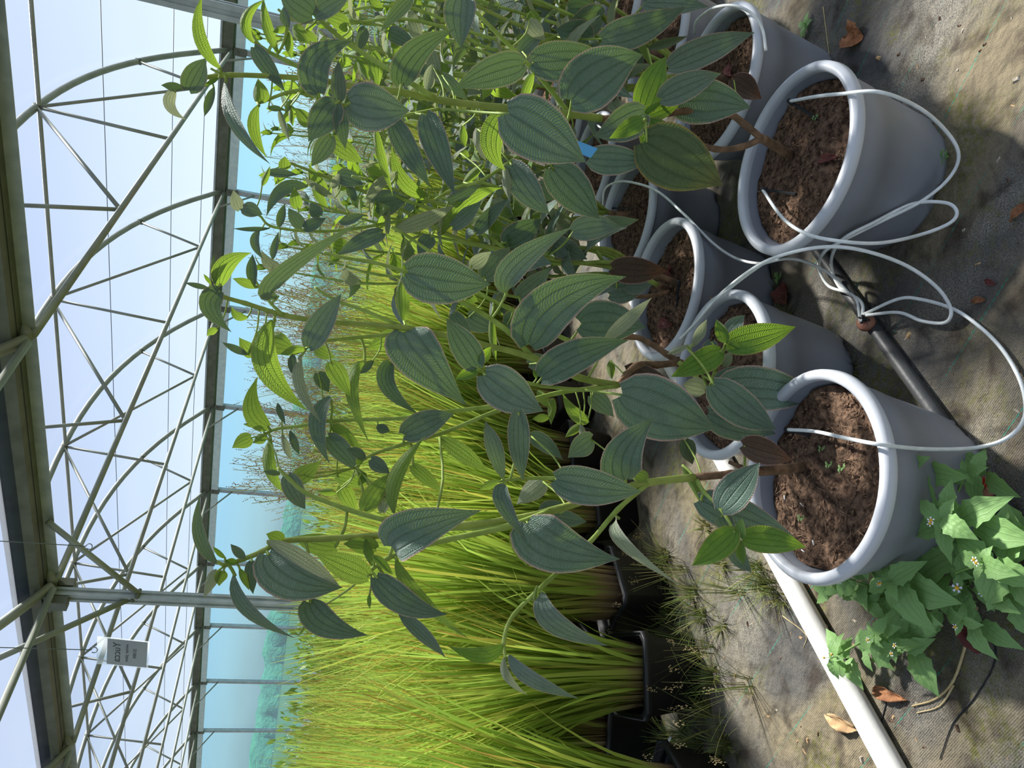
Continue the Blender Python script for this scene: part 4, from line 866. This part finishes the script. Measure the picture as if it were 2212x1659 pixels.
drip([onz(1320,1615,.1), (1345,1640,.05), (1390,1652,.03), (1430,1625,.03), (1450,1590,.04)], 'white drip tube looping beside the nearest black grass pot')
drip([onz(1290,270,.29), (1310,285,.33), (1335,300,.31), (1370,235,.30), (1390,190,.27)], 'white drip tube glimpsed among leaves at the right back')
# ------------------------------------------------------------------ flowering weeds at the foot of the left tub
def wleaf(wd, droop):
    mb = MB(); P = V; nu, nvv = 8, 4; b0 = 0
    for i in range(nu+1):
        t = i/nu; w = wd*.5*prof(t, GS)*(1+.10*(1 if i % 2 else -1))
        for j in range(nvv+1):
            s = -1+2*j/nvv; mb.v.append(V((t-.02*abs(s)*(1 if i % 2 else -1), s*w, .12*math.sin(t*2.6)-droop*t*t+.10*w*abs(s)*2)))
    for i in range(nu):
        for j in range(nvv): mb.face([i*(nvv+1)+j, i*(nvv+1)+j+1, (i+1)*(nvv+1)+j+1, (i+1)*(nvv+1)+j], 0, [(j/nvv,i/nu),((j+1)/nvv,i/nu),((j+1)/nvv,(i+1)/nu),(j/nvv,(i+1)/nu)])
    return mb.mesh('leaf', M['weed'])
WL = [wleaf(.52,.2), wleaf(.60,.35), wleaf(.46,.1), wleaf(.56,.5)]
def flowerme(petal):
    mb = MB()
    for k in range(5):
        a = k*1.2566; c = V((math.cos(a)*.0042, math.sin(a)*.0042, 0)); t = V((-math.sin(a), math.cos(a), 0)); k0 = len(mb.v); o = V((math.cos(a), math.sin(a), 0))
        mb.v += [c-o*.001-t*.001, c+o*.0032-t*.0018, c+o*.0025, c+o*.0032+t*.0018, c-o*.001+t*.001]; mb.face([k0,k0+1,k0+2,k0+3,k0+4], 0)
    mb.lathe([(.0001,.0026),(.0025,.002),(.0032,0),(.002,-.003),(.0003,-.005)], 8, 1); return mb.mesh('flower', [M[petal], M['yellow']])
FL = flowerme('white')
WEEDS = [  # label, root pixel, shoots: (pixel x, y, height, leaf length px, n pairs)
 ('leafy flowering weed with the brightest top rosette, right against the left tub', (2060,1170), [(2035,1120,.20,95,3,1), (1965,1010,.19,75,2,1), (1905,1050,.22,62,2,1), (1915,1170,.12,70,2,0), (2090,1020,.10,70,2,0), (1990,1185,.10,66,2,0)]),
 ('leafy flowering weed nearest the viewer, spreading wide toothed leaves', (2090,1260), [(2125,1215,.17,95,3,1), (2080,1340,.10,80,2,1), (2150,1290,.10,80,2,1), (2075,1240,.11,72,2,0), (2175,1165,.12,78,2,0)]),
 ('leafy flowering weed spreading between the left tub and the white pipe', (1960,1280), [(1925,1255,.17,100,3,1), (1830,1250,.13,64,2,1), (1785,1275,.11,50,2,0), (1995,1320,.12,78,2,0), (1870,1220,.12,66,2,0), (1880,1300,.09,70,2,0)]),
 ('leafy flowering weed leaning over the white pipe', (1950,1360), [(1890,1370,.13,70,3,1), (1800,1420,.09,60,2,1), (1935,1400,.10,72,2,1), (1870,1405,.06,56,1,0)])]
rw = random.Random(3)
for lab, root, shoots in WEEDS:
    r0 = onz(*root, 0); e = empty('flowering_weed', r0, lab, 'weed', 'flowering weeds by the left tub')
    for (x, y, z, lp, npair, fl) in shoots:
        tip = onz(x, y, z); P = [r0+V((rw.uniform(-.01,.01), rw.uniform(-.01,.01), .0)), r0*.6+tip*.4+V((0,0,z*.25)), r0*.25+tip*.75+V((0,0,z*.12)), tip]
        mb = MB(); mb.tube(spline(P, 4), [.0028-.001*i/12 for i in range(13)], 5); mb.build('stem', M['weedstem'], e, r0)
        dep = proj(tip)[2]; ln = lp*1.12*dep/F; npair += 1
        for q in range(npair):
            base = tip-V((0,0,q*.022))-(tip-P[2])*.0; a0 = q*1.57+rw.uniform(0, 3); l2 = ln*(.75+.22*q)
            for sg in (0, math.pi) if q else (0, 1.57, math.pi, 4.71):
                a = a0+sg+rw.uniform(-.25,.25); ax = V((math.cos(a), math.sin(a), rw.uniform(-.1,.25)))
                put(rw.choice(WL), e, r0, base, ax, V((0,0,1))+V((rw.uniform(-.3,.3), rw.uniform(-.5,.1), 0)), l2*rw.uniform(.75,1.08)*(.62 if q == 0 and sg in (1.57, 4.71) else 1))
        if fl:
            for k in range(rw.choice((1,2,2))):
                o = child(FL, 'flower', e); b = tip+V((rw.uniform(-.014,.014), rw.uniform(-.014,.014), .016))-r0; o.location = b; o.rotation_euler = (rw.uniform(.1,.6), 0, rw.uniform(0,6)); o.scale = (.85,)*3
                mb = MB(); mb.tube([tip, b+r0-V((0,0,.004))], .0007, 4); mb.build('flower_stalk', M['weedstem'], e, r0)
# small lilac flower plant
r0 = onz(2085,1310,0); e = empty('willowherb_seedling', r0, 'small weed with one pale lilac flower among the white-flowered weeds', 'weed')
tp = onz(2067,1270,.15); mb = MB(); mb.tube(spline([r0, r0*.5+tp*.5+V((.01,0,0)), tp], 4), .0015, 5); mb.build('stem', M['weedstem'], e, r0)
o = child(flowerme('lilac'), 'flower', e); o.location = tp-r0; o.scale = (1.2,)*3; o.rotation_euler = (.5, 0, 0)
for k in range(6): put(WL[k % 4], e, r0, r0+(tp-r0)*(.25+.1*k), V((math.cos(k*1.57), math.sin(k*1.57), .3)), V((0,0,1)), .03)
# ------------------------------------------------------------------ low grass, litter and seedlings
def tuft(seed, n, ln, spread, wd=.0014, heads=0):
    rnd = random.Random(seed); mb = MB()
    for i in range(n):
        a = rnd.uniform(0, 6.283); o = V((math.cos(a), math.sin(a), 0)); L_ = ln*rnd.uniform(.4,1); sp = spread*rnd.uniform(.2,1); s_ = V((-o.y, o.x, 0)); u = rnd.random(); k0 = len(mb.v)
        for j in range(5):
            t = j/4; p = o*(.02*rnd.random() if j == 0 else 0)+o*(.01+sp*L_*t)+V((0,0,L_*(t*(1-.45*sp*t)))); w = wd*(1-t)+.0002; mb.v += [p-s_*w, p+s_*w]
        for j in range(4): mb.face([k0+2*j, k0+2*j+1, k0+2*j+3, k0+2*j+2], 0, [(u,j/4),(u,j/4),(u,(j+1)/4),(u,(j+1)/4)])
        if heads and i % heads == 0:
            for q in range(16):
                c = p+V((rnd.uniform(-.008,.008), rnd.uniform(-.008,.008), rnd.uniform(-.03,.004))); k = len(mb.v); w = .003; mb.v += [c+V((0,0,w)), c+V((w*.5,0,0)), c-V((0,0,w)), c-V((w*.5,0,0))]; mb.face([k,k+1,k+2,k+3], 1)
    return mb.mesh('blades', [M['turf'], M['straw']])
TF = [tuft(1, 60, .14, 1.0), tuft(2, 80, .11, 1.3), tuft(3, 26, .30, .8, .0010, 4), tuft(4, 40, .07, 1.4)]
tp_ = [(1535,1400,2),(1520,1330,0),(1490,1420,1),(1545,1460,1),(1500,1280,0),(1530,1530,0),(1570,1610,1),(1470,1380,2),(1510,1610,1),(1560,1220,3),(1640,1230,0),(1665,1265,0),(1600,1280,2),(1480,1230,2),(1440,1200,1),(1455,1330,0),(1525,1140,3),(1390,1380,1),(1430,1430,0),(1480,1590,1),(1560,1560,2),(1620,1480,2),(1690,1290,3),(1560,1350,3),(1420,1640,0),(1450,1600,1),(1680,640,3),(1700,690,3),(1840,800,3)]
for (x, y, k) in tp_:
    e = empty('grass_tuft', onz(x, y, 0), ('seeding grass tuft on the sunlit ground by the black pots' if k == 2 else 'short wild grass tuft on the ground beside the pots'), 'grass', 'seeding grass tufts' if k == 2 else 'short grass tufts'); e.rotation_euler.z = rw.uniform(0, 6)
    c = child(TF[k], 'blades', e); c['kind'] = 'stuff'
def curled(p, ln, wd, rot, m_, name, lab, cat='leaf', curl=.5, tilt=0, seed=1):
    rnd = random.Random(seed); mb = MB(); nu, nvv = 12, 7
    for i in range(nu+1):
        t = i/nu; w = wd*.5*prof(t, GS)
        for j in range(nvv+1):
            s = -1+2*j/nvv; z = curl*w*s*s*1.2+.10*ln*math.sin(t*3.1)+.34*wd*mnoise.noise(V((t*5, s*2.2, seed*3.7)))+rnd.uniform(-.03,.03)*wd; mb.v.append(V((t*ln-ln*.5, s*w, max(z, 0)+.002)))
    for i in range(nu):
        for j in range(nvv): mb.face([i*(nvv+1)+j, i*(nvv+1)+j+1, (i+1)*(nvv+1)+j+1, (i+1)*(nvv+1)+j], 0)
    me = mb.mesh(name, M[m_]); o = link(bpy.data.objects.new(name, me)); o.location = p; o.rotation_euler = (tilt, 0, rot); mod = o.modifiers.new('thickness', 'SOLIDIFY'); mod.thickness = .0008
    return tag(o, lab, cat)
curled(onz(1845,82,0), .085, .07, 1.2, 'dry', 'dry_leaf', 'crumpled brown dry leaf on the ground fabric at upper right', seed=2)
curled(onz(1925,1500,0), .10, .03, -1.4, 'dry', 'dry_leaf', 'narrow orange-brown dry leaf lying beside the white pipe', seed=3)
curled(onz(1820,1560,0), .11, .035, 1.7, 'chip', 'dry_leaf', 'pale tan dry leaf near the white pipe end', seed=4)
curled(onz(1700,635,0), .07, .06, .4, 'dryred', 'dry_leaf', 'dark red fallen leaf between the second and third tubs', seed=5)
curled(onz(2205,460,0), .05, .02, 2.2, 'dry', 'dry_leaf', 'small brown dry leaf at the very edge of the ground', seed=6)
curled(onz(2115,650,0), .035, .014, 1.6, 'dry', 'dry_leaf', 'tiny orange leaf scrap on the sunlit fabric', seed=7)
curled(onz(2140,610,0), .03, .013, 1.2, 'dryred', 'dry_leaf', 'tiny plum-coloured leaf scrap on the dark fabric', seed=8)
curled(onz(2100,1360,.01), .09, .035, .6, 'dryred', 'dry_leaf', 'wine-red withered leaf under the flowering weeds', seed=9)
curled(onz(1545,660,SOILZ+.004), .055, .045, .8, 'dry', 'dry_leaf', 'tan dry leaf lying on soil of the second tub', seed=10)
curled(onz(1440,700,SOILZ+.004), .10, .035, 1.5, 'dryred', 'dry_leaf', 'curled brown leaf lying on soil of the third tub', seed=11)
curled(onz(1452,590,SOILZ+.004), .06, .035, .4, 'dryred', 'dry_leaf', 'withered red leaf on the upper soil of the third tub', seed=12)
curled(onz(1580,150,SOILZ+.004), .05, .03, .4, 'dryred', 'dry_leaf', 'dark red dry leaf on soil of the tub behind the large one', seed=13)
curled(onz(1640,1060,SOILZ+.004), .07, .04, 1.0, 'straw', 'dry_leaf', 'grey-tan dry leaf at the back of the leftmost tub soil', seed=14)
curled(onz(1788,345,SOILZ+.004), .07, .02, 1.5, 'dryred', 'dry_leaf', 'thin dark red leaf against the near rim of the large tub', seed=15)
def twig(pts, r, m_, lab):
    P = [onz(x, y, r) for x, y in pts]; mb = MB(); Q = spline(P, 4); mb.tube(Q, [r*(1-.5*i/(len(Q)-1)) for i in range(len(Q))], 5)
    e = mb.build('twig', M[m_], None, P[0]); tag(e, lab, 'twig')
twig([(2110,1310),(2090,1380),(2060,1470),(2020,1510),(1970,1525)], .0035, 'straw', 'long pale woody runner curving below the weeds')
twig([(2060,1480),(2030,1525),(1980,1540)], .0025, 'straw', 'short fork of the pale woody runner')
twig([(1778,15),(1785,70),(1795,150)], .0016, 'straw', 'thin straight straw on the fabric at upper right')
twig([(2130,1340),(2150,1420),(2110,1500),(2060,1560),(2030,1640)], .002, 'black', 'dark root-like twig on the lower left ground')
twig([(1915,1515),(1905,1570),(1930,1620),(1960,1655)], .0015, 'black', 'wiry dark stalk crossing the white pipe end')
twig([(1690,1330),(1740,1370),(1735,1400)], .0013, 'straw', 'dry straw on the sandy ground beside the white pipe')
twig([(1600,1180),(1640,1250),(1700,1320)], .0013, 'straw', 'dry grass stalk behind the leftmost tub')
rc = random.Random(9)
for i in range(92):
    x = rc.uniform(1860, 2205) if i < 66 else rc.uniform(1560, 1880); y = rc.uniform(20, 900) if i < 50 else rc.uniform(1330, 1650)
    p = onz(x, y, 0)
    if any((p-V((s_[0], s_[1], 0))).length < .23 for s_ in ((-.107,1.333),(.594,1.539),(.092,1.738),(.345,2.125),(.92,1.965))): continue
    ln = rc.uniform(.005,.018); w = ln*rc.uniform(.25,.7); a = rc.uniform(0, 3.1); mb = MB(); b = len(mb.v)
    for (sx, sy, z) in ((-1,-.6,0),(.8,-1,0),(1,.7,0),(-.7,1,0),(-.7,-.4,.7),(.5,-.6,1),(.7,.4,.8),(-.4,.6,.6)): mb.v.append(Matrix.Rotation(a, 3, 'Z') @ V((sx*ln*.5, sy*w*.5, z*w*.5)))
    for q in ((3,2,1,0),(4,5,6,7),(0,1,5,4),(1,2,6,5),(2,3,7,6),(3,0,4,7)): mb.face(list(q))
    st = rc.random() < .3; dk = rc.random() < .45; o = mb.build('pebble' if st else 'soil_crumb' if dk else 'wood_chip', M['stone' if st else 'soil' if dk else 'chip'], None, V((0,0,0)), smooth=False); o.location = p
    tag(o, *(('small pale pebble lying on the ground cover', 'pebble', 'pebbles on the ground') if st else ('dark brown peat crumb lying on the ground cover', 'soil crumb', 'peat crumbs on the ground') if dk else ('small tan wood chip lying on the ground cover', 'chip', 'wood chips on the ground')))
def seedling(p, n, sc, lab, grp):
    e = empty('seedling', p, lab, 'seedling', grp)
    for k in range(n): put(WL[k % 3], e, V(p), V(p)+V((0,0,.004+.003*k)), V((math.cos(k*2.4), math.sin(k*2.4), .25)), V((0,0,1)), sc*rc.uniform(.7,1.1))
for (x, y, lab) in ((1785,970,'tiny seedling in the leftmost tub soil, nearest the drip stake'),(1800,1005,'tiny seedling in the middle of the leftmost tub soil'),(1828,1012,'tiny seedling close to the near rim of the leftmost tub'),(1740,1120,'tiny seedling on the far left of the leftmost tub soil'),(1770,255,'tiny seedling beside the right drip stake of the large tub'),(1560,850,'tiny seedling in the shaded soil of the second tub'),(1500,118,'tiny seedling in the soil of the tub behind the large one')): seedling(onz(x, y, SOILZ+.006), 5, .010, lab, 'seedlings in tub soil')
seedling(onz(1748,60,0), 5, .045, 'small fresh green seedling on the fabric at upper right', None)
for (x, y, lab) in ((2048,345,'tiny weed seedling under the near foot of the large tub'),(1825,165,'tiny weed seedling right of the large tub beside its neighbour'),(1845,835,'tiny weed seedling between the leftmost and second tubs'),(1690,600,'tiny weed seedling in the shade by the fallen red leaf')): seedling(onz(x, y, 0), 6, .022, lab, 'seedlings on the ground')
for (x, y, a) in ((1695,1075,.3),(1732,1090,1.1),(1757,1172,.4),(1735,1190,1.3)):
    p = onz(x, y, SOILZ+.012); mb = MB(); mb.tube([V((-.005,0,0)), V((.005,0,.001))], .0013, 6); o = mb.build('white_pellet', M['white'], None, V((0,0,0))); o.location = p; o.rotation_euler.z = a; tag(o, 'tiny white fertiliser pellet on the leftmost tub soil', 'pellet', 'white pellets on tub soil')
